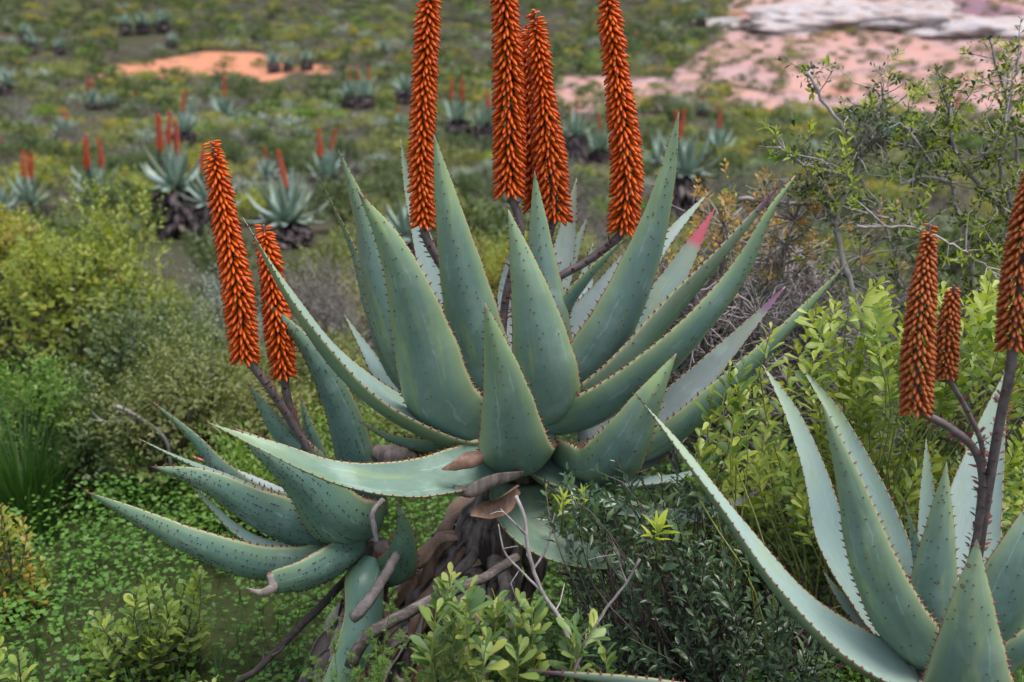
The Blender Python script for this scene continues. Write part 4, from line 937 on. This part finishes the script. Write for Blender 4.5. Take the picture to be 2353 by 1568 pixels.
SMALL_LABELS = {0: 'small aloe with one red spike standing behind the shaggy trunked aloe', 1: 'small dark trunked aloe with three red spikes in the gap between tall flower spikes', 2: 'small aloe with two red spikes next to the small three spiked one', 3: 'low aloe with one red spike beside the aloe on the tall thin trunk', 4: 'low aloe with one red spike beyond the tallest leaf tip',
    5: 'low flowerless aloe behind the tallest upright leaf', 6: 'small aloe with two red spikes, the taller of a touching pair on the slope', 7: 'small one spiked aloe touching the two spiked aloe on the slope', 8: 'flowerless dark trunked aloe standing alone beside the tall flower spike', 9: 'low aloe with one red spike among the silver shrubs',
    13: 'small aloe with three faint red spikes below the red bare patch', 14: 'small flowerless aloe next to the one with three faint spikes', 15: 'low flowerless aloe seen through the spiny bush', 16: 'tiny aloe with one red spike at the near edge of the pink earth', 17: 'dark flowerless aloe standing alone low on the slope',
    25: 'low aloe with two red spikes behind the spiny bush', 26: 'tiny aloe on the red soil where the green slope meets the pink earth', 27: 'small low aloe with one red spike behind the broad pale green aloe', 28: 'tiny aloe just below the smallest red bare patch', 29: 'low flowerless aloe behind the paired flower spikes'}
SMALL_LABELS.update({k: 'tiny aloe at the edge of the large red bare patch' for k in (10, 11, 12)}); SMALL_LABELS.update({k: 'tiny aloe in the loose group of three high on the slope' for k in (18, 19, 20)}); SMALL_LABELS.update({k: 'tiny aloe in the row of dark aloes near the hill top' for k in (21, 22, 23, 24)})
for k, (x, yb, rp, nr, hf) in enumerate(SMALL):
    far_aloe(x, yb, rp, nr, SMALL_LABELS[k], 50 + k, 'small aloes far out in the scrub' if k not in range(10, 13) and k not in range(18, 25) else SMALL_LABELS[k].replace('tiny aloe', 'tiny aloes'), hf, False)

Rs = np.random.RandomState(909); nn = 0
while nn < 46:
    xx, yy = Rs.uniform(-40, 2390), Rs.uniform(20, 400); g = hit(xx, yy)
    if near_poly(np.array([g[0]]), np.array([g[1]]), RED + PINK, 1.0)[0] > .1 or any(abs(xx - q[0]) < q[2] * 1.6 and abs(yy - q[1]) < q[2] * 1.6 for q in FAR + SMALL): continue
    far_aloe(xx, yy, .36 * Rs.uniform(.7, 1.1) * FPX / g[1], 0 if Rs.uniform() < .72 else Rs.randint(1, 3), 'small grey green aloe dotted over the scrub covered slope', 200 + nn, 'aloes dotted over the scrub slope', Rs.uniform(.7, 1.3), False); nn += 1

# ------------------------------------------------------------------ bushes near the aloes
def px_region(R, poly, n, Y0, Y1, slope=0.0):
    a = np.array(poly, float); lo, hi = a.min(0), a.max(0); out = []
    while len(out) < n:
        q = R.uniform(lo, hi)
        if in_poly(np.array([q[0]]), np.array([q[1]]), poly)[0]: out.append(P(q[0], q[1], R.uniform(Y0, Y1)))
    return np.array(out)

def sprig_leaves(R, tips, axes, per, slen, ll, asp, tint=(0, .95), spread=1.0, grow=(0.6, 1.1, .45)):
    ns = len(tips); out = []; off = R.uniform(0, 6.28, ns); spt = R.uniform(0, 1, ns)
    a = unit(np.cross(axes, R.normal(size=(ns, 3)))); b = np.cross(axes, a)
    for j in range(per):
        t = (j + R.uniform(0, .5, ns)) / per; th = j * 2.4 + off + R.normal(size=ns) * .25; rad = a * np.cos(th)[:, None] + b * np.sin(th)[:, None]
        L_ = ll * R.uniform(.75, 1.15, ns) * np.interp(t, [0, .4, 1], grow)
        pos = tips - axes * (slen * (1 - t))[:, None] + rad * .002
        dr = unit(axes * (.35 + .75 * t)[:, None] + rad * spread + R.normal(size=(ns, 3)) * .12)
        out.append(Batch(pos, dr, axes - rad * .35 + R.normal(size=(ns, 3)) * .2, L_, L_ * asp * R.uniform(.85, 1.15, ns), np.clip(tint[0] + (tint[1] - tint[0]) * (.5 * t + .3 * spt + .2 * R.uniform(0, 1, ns)), 0, .999)))
    return cat_batches(out)

def leafy(name, label, cat, base_px, tips, per, slen, ll, asp, mat, stemmat, tpl=T_OBO, own=300, seed=0, r0=.004, up=.7, tint=(0, .95), spread=1.0, group=None, stems=None, lean=None, sides=4):
    R = np.random.RandomState(3000 + seed); b = P(*base_px); gz = float(terr(b[0], b[1])); base = np.array([b[0], b[1], gz])
    t = thing(name, base, label, cat, group)
    ax = unit(unit(tips - base) * .6 + np.array([0, 0, up]) + R.normal(size=tips.shape) * .28 + (0 if lean is None else np.array(lean)))
    B = sprig_leaves(R, tips, ax, per, slen, ll, asp, tint, spread)
    mb = MB(); k = len(tips) if stems is None else min(stems, len(tips))
    for q, a in zip(tips[:k], ax[:k]):
        s0 = base + np.array([R.normal() * .06, R.normal() * .05, 0]); e = q - a * slen; mid = s0 * .45 + e * .55 + R.normal(size=3) * .04
        c, _ = catmull(np.array([s0, mid, e, q]), 12); mb.tube(c, np.linspace(r0, r0 * .35, 12), sides, R.uniform(), 0, False)
    mb.build('stems', stemmat, t, base)
    spread_leaves(t, B, tpl, mat, own)
    return t

R = np.random.RandomState(31)
# leafy yellow-green bush on the right, between the big aloe and the right-hand aloe
tips = px_region(R, [(1590, 980), (1640, 860), (1700, 790), (1790, 740), (1880, 660), (2000, 640), (2150, 650), (2353, 610), (2420, 700), (2420, 1160), (2100, 1150), (1900, 1160), (1750, 1130), (1640, 1130)], 190, 2.40, 3.05)
leafy('leafy_bush', 'fresh yellow green bush with paddle shaped leaves between the two big aloes', 'bush', (1950, 1300, 2.75), tips, 17, .17, .056, .46, M['f_obo'], M['stem_green'], seed=1, r0=.004, up=.7, stems=70)
# its paler shoot standing in front of the big aloe's lowest right leaf
tips = px_region(R, [(1590, 1000), (1620, 860), (1680, 760), (1730, 800), (1720, 1000), (1640, 1100)], 9, 2.28, 2.40)
leafy('leafy_shoot', 'upright shoot with bright rounded leaves before the purple grey aloe leaf', 'shoot', (1680, 1400, 2.38), tips, 15, .16, .054, .46, M['f_obo'], M['stem_green'], seed=2, up=1.2, tint=(.35, .8))
# dark narrow-leaved creeper in front of the trunk
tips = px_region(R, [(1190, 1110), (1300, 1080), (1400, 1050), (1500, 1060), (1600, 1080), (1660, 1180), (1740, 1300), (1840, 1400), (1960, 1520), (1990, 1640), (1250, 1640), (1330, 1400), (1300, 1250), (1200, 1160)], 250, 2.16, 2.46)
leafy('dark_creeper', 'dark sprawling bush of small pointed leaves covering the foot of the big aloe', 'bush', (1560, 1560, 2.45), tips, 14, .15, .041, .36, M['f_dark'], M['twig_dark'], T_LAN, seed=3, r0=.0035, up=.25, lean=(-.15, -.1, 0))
for k, (x, y, w) in enumerate(((1512, 1205, 14), (1295, 1135, 10), (1342, 1120, 6))):
    tp = np.array([P(x, y, 2.14)] * 1); ax = unit(np.array([[.15, -.3, 1.0]])); t = thing('young_shoot', P(x, y + 30, 2.15), ('star shaped bright yellow shoot among the dark creeper leaves', 'bright yellow green shoot on the creeper below the large aloe', 'tiny yellow shoot tip beside another on the dark creeper')[k], 'shoot')
    mb = MB(); mb.tube(np.array([P(x - 6, y + 90, 2.2), P(x, y + 30, 2.15), P(x, y, 2.14)]), [.0025, .002, .0012], 4); mb.build('stems', M['stem_green'], t, np.array(t.location))
    spread_leaves(t, sprig_leaves(np.random.RandomState(k), tp + 0.0, ax, w, .05, (.062, .040, .034)[k], .24, (0, .9), .8), T_LAN, M['f_new'])
# pale shrub in the very front
tips = px_region(R, [(950, 1470), (985, 1380), (1050, 1270), (1110, 1235), (1150, 1330), (1220, 1375), (1245, 1440), (1250, 1620), (940, 1620)], 34, 1.86, 2.12)
leafy('front_shrub', 'pale green shrub with paddle leaves in front of the shaggy trunk', 'shrub', (1110, 1900, 2.0), tips, 15, .13, .062, .42, M['f_front'], M['stem_green'], seed=4, r0=.0035, up=1.3, spread=.9)
tips = px_region(R, [(1300, 1440), (1340, 1400), (1390, 1420), (1390, 1500), (1310, 1510)], 4, 1.84, 1.92)
leafy('leafy_sprig', 'single pale sprig with long leaves before the dark creeper', 'shoot', (1350, 1900, 1.95), tips, 11, .09, .062, .38, M['f_front'], M['stem_green'], seed=5, up=1.4, tint=(.3, .95))
# shrubs at the lower left
tips = px_region(R, [(180, 1480), (200, 1410), (290, 1395), (330, 1320), (375, 1325), (405, 1390), (440, 1305), (470, 1295), (468, 1400), (430, 1620), (185, 1620)], 110, 2.5, 2.85)
leafy('leafy_shrub', 'small leafy shrub with rounded light green leaves on the green ground cover', 'shrub', (330, 1760, 2.7), tips, 17, .14, .046, .55, M['f_obo'], M['twig_dark'], seed=6, up=1.2, tint=(.4, .99))
tips = px_region(R, [(-120, 1460), (0, 1440), (45, 1450), (60, 1540), (40, 1640), (-120, 1640)], 30, 2.3, 2.55)
leafy('leafy_shrub', 'light green leafy shrub beside the brushwood near the ground cover', 'shrub', (-30, 1800, 2.45), tips, 15, .13, .046, .55, M['f_obo'], M['twig_dark'], seed=7, up=1.2, tint=(.4, .99))
tips = px_region(R, [(-60, 1190), (10, 1150), (70, 1180), (60, 1250), (110, 1290), (125, 1350), (80, 1420), (-60, 1440)], 70, 2.95, 3.3)
leafy('leafy_shrub', 'yellowish shrub below the dark grass tuft', 'shrub', (20, 1560, 3.1), tips, 15, .13, .044, .45, M['f_yellow'], M['twig_dark'], seed=8, up=.8, tint=(.3, .9))
tips = px_region(R, [(420, 1568), (470, 1545), (540, 1550), (540, 1640), (420, 1640)], 8, 2.2, 2.35)
leafy('leafy_sprig', 'small pale sprig beside the dry brown branch by the trunk', 'shoot', (480, 1800, 2.3), tips, 12, .09, .042, .5, M['f_front'], M['twig_dark'], seed=9, up=1.3)

# feathery wild asparagus
def asparagus(tips, base_px, label, seed):
    R = np.random.RandomState(seed); b = P(*base_px); base = np.array([b[0], b[1], float(terr(b[0], b[1]))]); t = thing('asparagus_fern', base, label, 'fern'); mb = MB(); Bs = []
    for q in tips:
        q = P(*q); s0 = base + R.normal(size=3) * np.array([.04, .03, 0]); c, L = catmull(np.array([s0, s0 * .4 + q * .6 + R.normal(size=3) * .03, q]), 20); mb.tube(c, np.linspace(.0018, .0006, 20), 3, .5, 0, False)
        for k in range(34):
            f = R.uniform(.45, 1.0); p = c[int(f * 19)]; d = unit(R.normal(size=3) + np.array([0, 0, .4])); ln = .055 * (1.12 - f) * R.uniform(.5, 1.4) + .008; e = p + d * ln
            mb.tube(np.array([p, (p + e) / 2 + R.normal(size=3) * .003, e]), [.0007, .0006, .0004], 3, .5, 0, False)
            n = 46; ff = R.uniform(0.05, 1, n)[:, None]; dd = unit(R.normal(size=(n, 3)) + d * .8); Bs.append(Batch(p + (e - p) * ff, dd, R.normal(size=(n, 3)), R.uniform(.006, .011, n), .0011, R.uniform(0, .95, n)))
    mb.build('stems', M['f_fern'], t, base); m2 = MB(); m2.leaves(cat_batches(Bs), T_TRI); tag(m2.build('needles', M['f_fern'], t, base), kind='stuff')
asparagus([(762, 1372, 2.08), (905, 1348, 2.06), (850, 1440, 2.04), (930, 1440, 2.03), (960, 1500, 2.0), (800, 1480, 2.05), (880, 1500, 2.02), (910, 1560, 2.0), (845, 1575, 2.0), (990, 1560, 1.98), (700, 1530, 2.1), (720, 1500, 2.1)], (880, 1900, 2.1), 'feathery light green wild asparagus in front of the dead leaf trunk', 41)

# bare sticks and fallen branches
def stick(name, label, lines, mat, r, seed, sides=7, twigs=0, tl=.08):
    R = np.random.RandomState(seed); first = px_pts(lines[0]); mb = MB(); base = first[0]
    for li, ln in enumerate(lines):
        c, L = catmull(px_pts(ln), 22); rr = r * (1 if li == 0 else .6); c = c + R.normal(size=c.shape) * rr * .06; rad = np.linspace(rr, rr * (.72 if li == 0 else .4), 22) * (1 + .10 * np.convolve(R.normal(size=26), np.ones(5) / 5, 'valid')); mb.tube(c, rad, sides, R.uniform())
        for _ in range(twigs):
            i = R.randint(4, 22); d = unit(R.normal(size=3) + np.array([0, 0, .6])); e = c[i] + d * tl * R.uniform(.4, 1.1); mb.tube(np.array([c[i], (c[i] + e) / 2 + R.normal(size=3) * tl * .08, e]), [rr * .4, rr * .32, rr * .2], 4, R.uniform(), 0, False)
    o = mb.mesh(name, [mat], base); ob = link(name, o); ob.location = base; return tag(ob, label, 'branch')
stick('branch', 'long grey bare branch arching across the shaggy trunk', [[(806, 1530, 2.20), (822, 1490, 2.20), (860, 1450, 2.20), (930, 1412, 2.21), (1030, 1362, 2.24), (1100, 1335, 2.28), (1190, 1280, 2.36)]], M['branch'], .017, 1)
stick('branch', 'short purple grey cut stalk with a flared end against the hanging leaf', [[(812, 1418, 2.28), (838, 1394, 2.28), (868, 1350, 2.31), (905, 1290, 2.40), (925, 1250, 2.48)]], M['branch'], .016, 2)
stick('branch', 'dry brown branch leaning to the ground beside the trunk', [[(815, 1310, 2.56), (745, 1385, 2.46), (690, 1440, 2.40), (640, 1490, 2.36), (590, 1540, 2.33), (540, 1575, 2.34), (500, 1640, 2.36)]], M['twig_dark'], .011, 3, 6, 3)
stick('twig', 'small stub hanging under the long arching leaf', [[(880, 1150, 2.36), (856, 1180, 2.32), (860, 1215, 2.30), (866, 1245, 2.29)]], M['twig'], .008, 5)
stick('twig', 'bare grey forked twigs in front of the drooping leaf', [[(1330, 1540, 2.10), (1290, 1430, 2.12), (1245, 1360, 2.12), (1215, 1270, 2.12), (1205, 1190, 2.12), (1185, 1140, 2.12)], [(1245, 1360, 2.12), (1195, 1310, 2.11), (1160, 1270, 2.1), (1145, 1205, 2.1)], [(1225, 1310, 2.12), (1255, 1260, 2.13), (1275, 1180, 2.14)], [(1210, 1230, 2.12), (1180, 1200, 2.1), (1150, 1170, 2.1)]], M['twig'], .006, 6, 5, 2)
stick('twig', 'thin bare twig with a crooked top over the dark creeper', [[(1310, 1560, 2.06), (1380, 1420, 2.08), (1440, 1340, 2.1), (1470, 1285, 2.1)], [(1440, 1340, 2.1), (1425, 1300, 2.1), (1420, 1270, 2.1)]], M['twig'], .0045, 7, 5, 2)
stick('twig', 'pale dead twig in the left hand scrub', [[(260, 930, 4.0), (320, 960, 4.0), (380, 1010, 4.0), (395, 1090, 4.0)], [(320, 960, 4.0), (270, 970, 4.0), (210, 965, 4.0)]], M['twig'], .010, 8, 5, 3)

# curled dry leaf scraps where the leaves meet the trunk
for k, (q, W, ph, mt, lab) in enumerate((([(1200, 1090, 2.36), (1130, 1110, 2.33), (1080, 1135, 2.32), (1040, 1120, 2.32)], .055, 60, 'dead', 'dark curled dry leaf'), ([(1190, 1120, 2.36), (1150, 1160, 2.33), (1080, 1180, 2.33)], .06, -150, 'dead_warm', 'tan curled dry leaf'), ([(1110, 1050, 2.33), (1060, 1062, 2.31), (1015, 1078, 2.31)], .042, -20, 'dead_warm', 'pinkish brown dry scrap'), ([(860, 1030, 2.62), (900, 1045, 2.6), (960, 1050, 2.6)], .06, 0, 'dead', 'brown dry leaf behind the arching leaf'))):
    S = leaf_shape(px_pts(q), W, ph, ([0, .3, .7, 1], [.7, 1, .8, .2]), .35, .07, 18, 9, 60, .06, 60 + k)
    link('dead_leaf', raw_mesh('dead_leaf', S['V'] - np.array(MAIN.location), S['F4'], S['F3'] if len(S['F3']) else None, True, np.full(len(S['V']), .3 + .1 * k), [M[mt]]), MAIN)['label'] = lab

# ------------------------------------------------------------------ middle-distance bushes
def mid_bush(name, label, cpx, Y, rx, h, n, ll, asp, mat, seed, twig='twig_dark', ntw=60, per=9, k=10, up=.6, sprig=.12, ry=None, tpl=T_QUAD, tint=(0, .95), group=None):
    R = np.random.RandomState(2000 + seed); x = P(cpx, 700, Y)[0]; zz = float(terr(x, Y)); t = thing(name, (x, Y, zz - .02), label, 'bush', group)
    B, tips = shrub_batch(R, n, (rx * .9, (ry or rx) * .9, h * .88), k, per, ll, asp, sprig, up, tint)
    mb = MB(); mb.leaves(B, tpl); mb.build('foliage', M[mat], t)
    mb = MB(); shrub_twigs(R, mb, tips, ntw, .012 * max(.6, h), 4); mb.build('twigs', M[twig], t)
    return t
mid_bush('yellow_bush', 'broad yellow green bush with some orange leaf tips below the distant shaggy aloe', 215, 5.7, .68, 1.25, 9000, .042, .5, 'f_yellow', 1)
mid_bush('yellow_bush', 'yellow green bush rising before the far aloe with a bunch of red spikes', 25, 6.3, .60, 1.30, 7000, .042, .5, 'f_yellow', 2)
mid_bush('green_bush', 'dark green bush hiding under the broad yellow bush', 330, 5.0, .55, .78, 6500, .036, .5, 'f_spiny', 3)
mid_bush('olive_bush', 'olive green bush with grey twigs beside the dead pale twig', 400, 4.3, .50, .74, 9000, .028, .5, 'f_olive', 4)
mid_bush('olive_bush', 'olive bush behind the flower stalks of the smaller aloe', 560, 4.5, .42, .62, 7000, .028, .5, 'f_olive', 5)
mid_bush('bright_bush', 'bright light green bush above the dark grass tuft', 55, 4.0, .22, .76, 4200, .030, .5, 'f_bright', 6)
mid_bush('green_bush', 'dark bush behind the dark grass tuft', 130, 4.1, .40, .52, 5200, .030, .5, 'f_spiny', 7)
mid_bush('silver_bush', 'feathery silver green bush right behind the tall left spike', 520, 5.9, .30, .86, 5200, .035, .18, 'f_silver', 8)
mid_bush('brown_bush', 'grey brown twiggy bush between the left spikes and the large aloe', 730, 6.4, .46, .80, 6000, .035, .3, 'f_scrubgrey', 9, 'twig', 160)
mid_bush('olive_bush', 'olive bush in the gap left of the large aloe', 690, 5.2, .46, .66, 6500, .032, .45, 'f_olive', 10)
mid_bush('green_bush', 'fresh green low bush in the gap between the two aloe heads', 740, 3.9, .38, .40, 5000, .030, .5, 'f_bright', 11)
for k, (x, Y, rx, h, mt, lab) in enumerate(((560, 3.7, .34, .34, 'f_bright', 'low fresh green bush behind the spotted leaves of the smaller aloe'), (1000, 4.6, .5, .45, 'f_olive', 'low olive bush hidden behind the large aloe'), (1400, 4.5, .5, .5, 'f_spiny', 'low dark bush behind the right leaves of the large aloe'), (900, 7.4, .5, .75, 'f_yellow', 'yellow green bush beside the pale narrow leaved aloe'), (1120, 7.8, .45, .85, 'f_yellow', 'yellow green bush between the central flower spikes'), (1560, 6.6, .6, .9, 'f_yellow', 'yellow green bush in front of the aloe with two red spikes'), (1350, 7.0, .55, .8, 'f_scrubgreen', 'dull green bush under the right hand flower spike'), (1700, 5.4, .6, 1.0, 'f_scrubgreen', 'dull green bush behind the orange tipped dry bush'), (2330, 4.4, .6, 1.2, 'f_scrubgreen', 'dull green bush behind the spiny bush'), (1700, 3.3, .4, .45, 'f_spiny', 'dark low bush under the dry twig bush'), (2050, 3.5, .6, .62, 'f_spiny', 'dark bush behind the leafy yellow green bush'))):
    mid_bush('bush', lab, x, Y, rx, h, 5200, .034, .48, mt, 30 + k)

# grass tuft, ground cover
def grass_tuft(x, Y, n, h, label, seed):
    R = np.random.RandomState(seed); px_ = P(x, 900, Y)[0]; zz = float(terr(px_, Y)); mb = MB()
    for _ in range(n):
        a = R.uniform(0, 6.28); r = R.uniform(0, .13); s = np.array([r * math.cos(a), r * math.sin(a), 0]); d = np.array([math.cos(a) * R.uniform(.1, .6), math.sin(a) * R.uniform(.1, .6), 1]); hh = h * R.uniform(.6, 1.1)
        k = np.linspace(0, 1, 5)[:, None]; c = s + np.array([0, 0, 1]) * hh * k * (1 - .25 * k * R.uniform(0, 1.6)) + np.array([d[0], d[1], 0]) * hh * k ** 2 * .8; w = np.array([-math.sin(a), math.cos(a), 0]) * .0035
        ww = np.array([1, .95, .8, .55, .05])[:, None]; Vv = np.vstack([c - w * ww, c + w * ww]); mb.add(Vv, [(q, q + 1, q + 6, q + 5) for q in range(4)], None, R.uniform(0, .95))
    t = thing('grass_tuft', (px_, Y, zz), label, 'grass'); tag(mb.build('blades', M['f_grass'], t), kind='stuff')
grass_tuft(30, 3.7, 420, .62, 'dark green tuft of grass under the bright light green bush', 1)

R = np.random.RandomState(77)
n = 210000; gx = R.uniform(-4.2, 4.2, n); gy = 1.6 + 5.0 * R.uniform(0, 1, n) ** 1.1
keep = (patch(gx, gy, 1.9, .7) + .5 * patch(gx, gy, 5.2, 2.2) + R.uniform(-.6, 1.7, n) > -.4); gx, gy = gx[keep], gy[keep]; n = len(gx)
hgt = .02 + .15 * R.uniform(0, 1, n) ** 1.3 * np.maximum(.15, 1 + .9 * patch(gx, gy, 2.3, 1.2)); th = R.uniform(0, 6.28, n)
B = Batch(np.column_stack([gx, gy, terr(gx, gy) + np.maximum(hgt, .01)]), np.column_stack([np.cos(th), np.sin(th), R.normal(size=n) * .25 - .05]), np.column_stack([R.normal(size=n) * .55, R.normal(size=n) * .55, np.ones(n)]), R.uniform(.014, .027, n), R.uniform(.012, .022, n), R.uniform(0, .95, n))
mb = MB(); mb.leaves(B, T_QUAD); tag(mb.build('ground_cover', M['f_clover']), 'low bright green clover like ground cover between the bushes', 'ground cover', None, 'stuff')
n = 16000; gx = R.uniform(-4, 4, n); gy = 1.6 + 5.0 * R.uniform(0, 1, n); mb = MB(); a = R.uniform(0, 6.28, n)
B = Batch(np.column_stack([gx, gy, terr(gx, gy)]), np.column_stack([np.cos(a) * .5, np.sin(a) * .5, np.ones(n)]), np.column_stack([np.cos(a), np.sin(a), np.zeros(n)]), R.uniform(.06, .2, n), .005, R.uniform(0, .95, n)); mb.leaves(B, T_QUAD)
tag(mb.build('grass', M['f_grass']), 'thin grass blades growing through the ground cover', 'grass', None, 'stuff')

# ------------------------------------------------------------------ dry twig bush with orange tips, and the spiny bush on the right
def twig_cloud(name, label, base_px, rx, ry, h, n, seed, mat, r=.0022, leaves=None, hmin=.25):
    R = np.random.RandomState(seed); b = P(*base_px); base = np.array([b[0], b[1], float(terr(b[0], b[1]))]); t = thing(name, base, label, 'bush'); mb = MB(); tips, axs = [], []
    mains = []
    for k in range(26):
        a = R.uniform(0, 6.28); f = math.sqrt(R.uniform(0, 1)); e = base + np.array([rx * f * math.cos(a), ry * f * math.sin(a), h * R.uniform(.55, .95) * (1 - .25 * f)]); c, _ = catmull(np.array([base + R.normal(size=3) * [.05, .05, 0], base * .5 + e * .5 + R.normal(size=3) * .07 + [0, 0, -.05], e]), 16); mb.tube(c, np.linspace(.009, .003, 16), 4, R.uniform(), 0, False); mains.append(c)
    for k in range(n):
        m = mains[R.randint(len(mains))]; p = m[R.randint(4, 16)]; d = unit(R.normal(size=3) * [1, 1, .8] + [0, 0, .35]); ln = R.uniform(.08, .24); pts = [p]; q = p.copy()
        for s in range(3): d = unit(d + R.normal(size=3) * .45); q = q + d * ln / 3; pts.append(q)
        if q[2] < base[2] + hmin: continue
        mb.tube(np.array(pts), np.array([1, .8, .6, .4]) * r, 3, R.uniform(), 0, False); tips.append(q); axs.append(d)
    mb.build('twigs', mat, t, base); tips, axs = np.array(tips), np.array(axs)
    return t, base, tips, axs, R
t, base, tips, axs, R = twig_cloud('dry_bush', 'dry grey twig bush with orange yellow leaf tips behind the right leaves', (1740, 900, 3.45), .54, .36, 1.62, 9500, 51, M['twig'], .0034, None, .55)
hi = tips[:, 2] > base[2] + 1.26 + .08 * R.normal(size=len(tips)); B = sprig_leaves(R, tips[hi] + [0, 0, .03], unit(axs[hi] + [0, 0, 1.0]), 9, .06, .030, .5); spread_leaves(t, B, T_QUAD, M['f_orange'], 0, 'leaf', 'foliage')
lo = (~hi) & (R.uniform(size=len(tips)) < .10); mb = MB(); mb.leaves(sprig_leaves(R, tips[lo], unit(axs[lo] + [0, 0, .6]), 6, .05, .022, .4), T_QUAD); tag(mb.build('foliage', M['f_spiny'], t, base), kind='stuff')

def spiny_bush():
    R = np.random.RandomState(61); b = P(2120, 1000, 3.2); base = np.array([b[0], b[1], float(terr(b[0], b[1]))]); t = thing('spiny_bush', base, 'open spiny bush with small dark leaves and bright yellow young shoots', 'bush'); mb = MB(); segs = []
    L0 = [[(1985, 760, 3.2), (1950, 640, 3.2), (1922, 520, 3.2), (1960, 410, 3.2), (1985, 352, 3.2), (1935, 290, 3.2), (1890, 230, 3.2), (1858, 165, 3.2)], [(1985, 352, 3.2), (2015, 300, 3.22), (2040, 240, 3.24)], [(1960, 410, 3.2), (1860, 380, 3.15), (1790, 340, 3.12)], [(1922, 520, 3.2), (1900, 470, 3.2), (1880, 400, 3.2), (1880, 350, 3.2)], [(1960, 410, 3.2), (2000, 290, 3.18), (2030, 230, 3.16), (2010, 205, 3.16)],
          [(2260, 780, 3.1), (2230, 600, 3.1), (2195, 470, 3.1), (2185, 420, 3.1), (2120, 405, 3.08), (2070, 425, 3.06)], [(2260, 600, 3.1), (2330, 520, 3.1), (2345, 480, 3.1)], [(2340, 530, 3.1), (2290, 470, 3.1), (2230, 400, 3.08), (2190, 330, 3.06), (2172, 240, 3.05), (2155, 165, 3.05)], [(2190, 430, 3.1), (2140, 380, 3.1), (2090, 300, 3.1), (2075, 285, 3.1)], [(2330, 500, 3.1), (2300, 380, 3.12), (2320, 250, 3.14), (2340, 130, 3.16)], [(2230, 400, 3.08), (2280, 330, 3.06), (2330, 290, 3.06)],
          [(1970, 522, 2.95), (2100, 525, 2.95), (2230, 590, 2.95), (2360, 690, 2.95)], [(1700, 455, 3.3), (1800, 468, 3.3), (1890, 470, 3.3), (1990, 490, 3.3), (2080, 515, 3.3)], [(2400, 700, 3.3), (2360, 480, 3.3), (2330, 300, 3.3), (2290, 160, 3.3), (2275, 85, 3.3)], [(2420, 600, 3.4), (2390, 380, 3.4), (2380, 200, 3.4)], [(2080, 800, 3.35), (2060, 600, 3.35), (2010, 470, 3.35)]]
    rr = [.012, .007, .007, .008, .006, .013, .008, .009, .006, .008, .006, .005, .009, .009, .009, .008]
    for ln, r in zip(L0, rr): c, L = catmull(px_pts(ln), 30); c = c + R.normal(size=c.shape) * .003; mb.tube(c, np.linspace(r, r * .4, 30), 5, R.uniform()); segs.append(c)
    tips, axs = [], []
    for k in range(420):
        c = segs[R.randint(len(segs))]; i = R.randint(4, 30); p = c[i]; d = unit(R.normal(size=3) + [0, 0, .35]); ln = R.uniform(.05, .2); q = p; pts = [p]
        for s in range(3): d = unit(d + R.normal(size=3) * .35); q = q + d * ln / 3; pts.append(q)
        mb.tube(np.array(pts), [.0026, .002, .0016, .001], 3, R.uniform(), 0, False); tips.append(q); axs.append(d)
    mb.build('branches', M['twig'], t, base); tips, axs = np.array(tips), np.array(axs)
    low = tips[:, 2] < base[2] + 1.42
    B = sprig_leaves(R, tips[low], axs[low], 11, .11, .024, .42, (0, .7)); B2 = sprig_leaves(R, tips[~low], axs[~low], 9, .10, .024, .45, (0, .6)); spread_leaves(t, cat_batches([B, B2]), T_OBO, M['f_spiny'], 300)
    y = R.uniform(size=len(tips)) < .4; mb = MB(); mb.leaves(sprig_leaves(R, tips[y], unit(axs[y] + [0, 0, .5]), 8, .05, .034, .3, (0, .9), .8), T_LAN); tag(mb.build('young_leaves', M['f_new'], t, base), kind='stuff')
    px, py, d = project(tips); rt = px > 2150; mb = MB(); mb.leaves(sprig_leaves(R, tips[rt], axs[rt], 8, .12, .022, .5, (.2, .95)), T_QUAD); tag(mb.build('pale_leaves', M['f_yellow'], t, base), kind='stuff')
spiny_bush()
t, base, tips, axs, R = twig_cloud('tangled_bush', 'tangle of thin dark twigs with sparse small leaves behind the spiny bush', (2150, 900, 3.55), .62, .3, 1.22, 1500, 52, M['twig_dark'])
sel = R.uniform(size=len(tips)) < .5; mb = MB(); mb.leaves(sprig_leaves(R, tips[sel], axs[sel], 8, .07, .022, .4), T_QUAD); tag(mb.build('foliage', M['f_spiny'], t, base), kind='stuff')
# brushwood under the creeper
t, base, tips, axs, R = twig_cloud('brushwood', 'dark dead brushwood under the creeper between the two big aloes', (1650, 1560, 2.75), .55, .3, .42, 900, 53, M['twig_dark'], .003, None, .0)
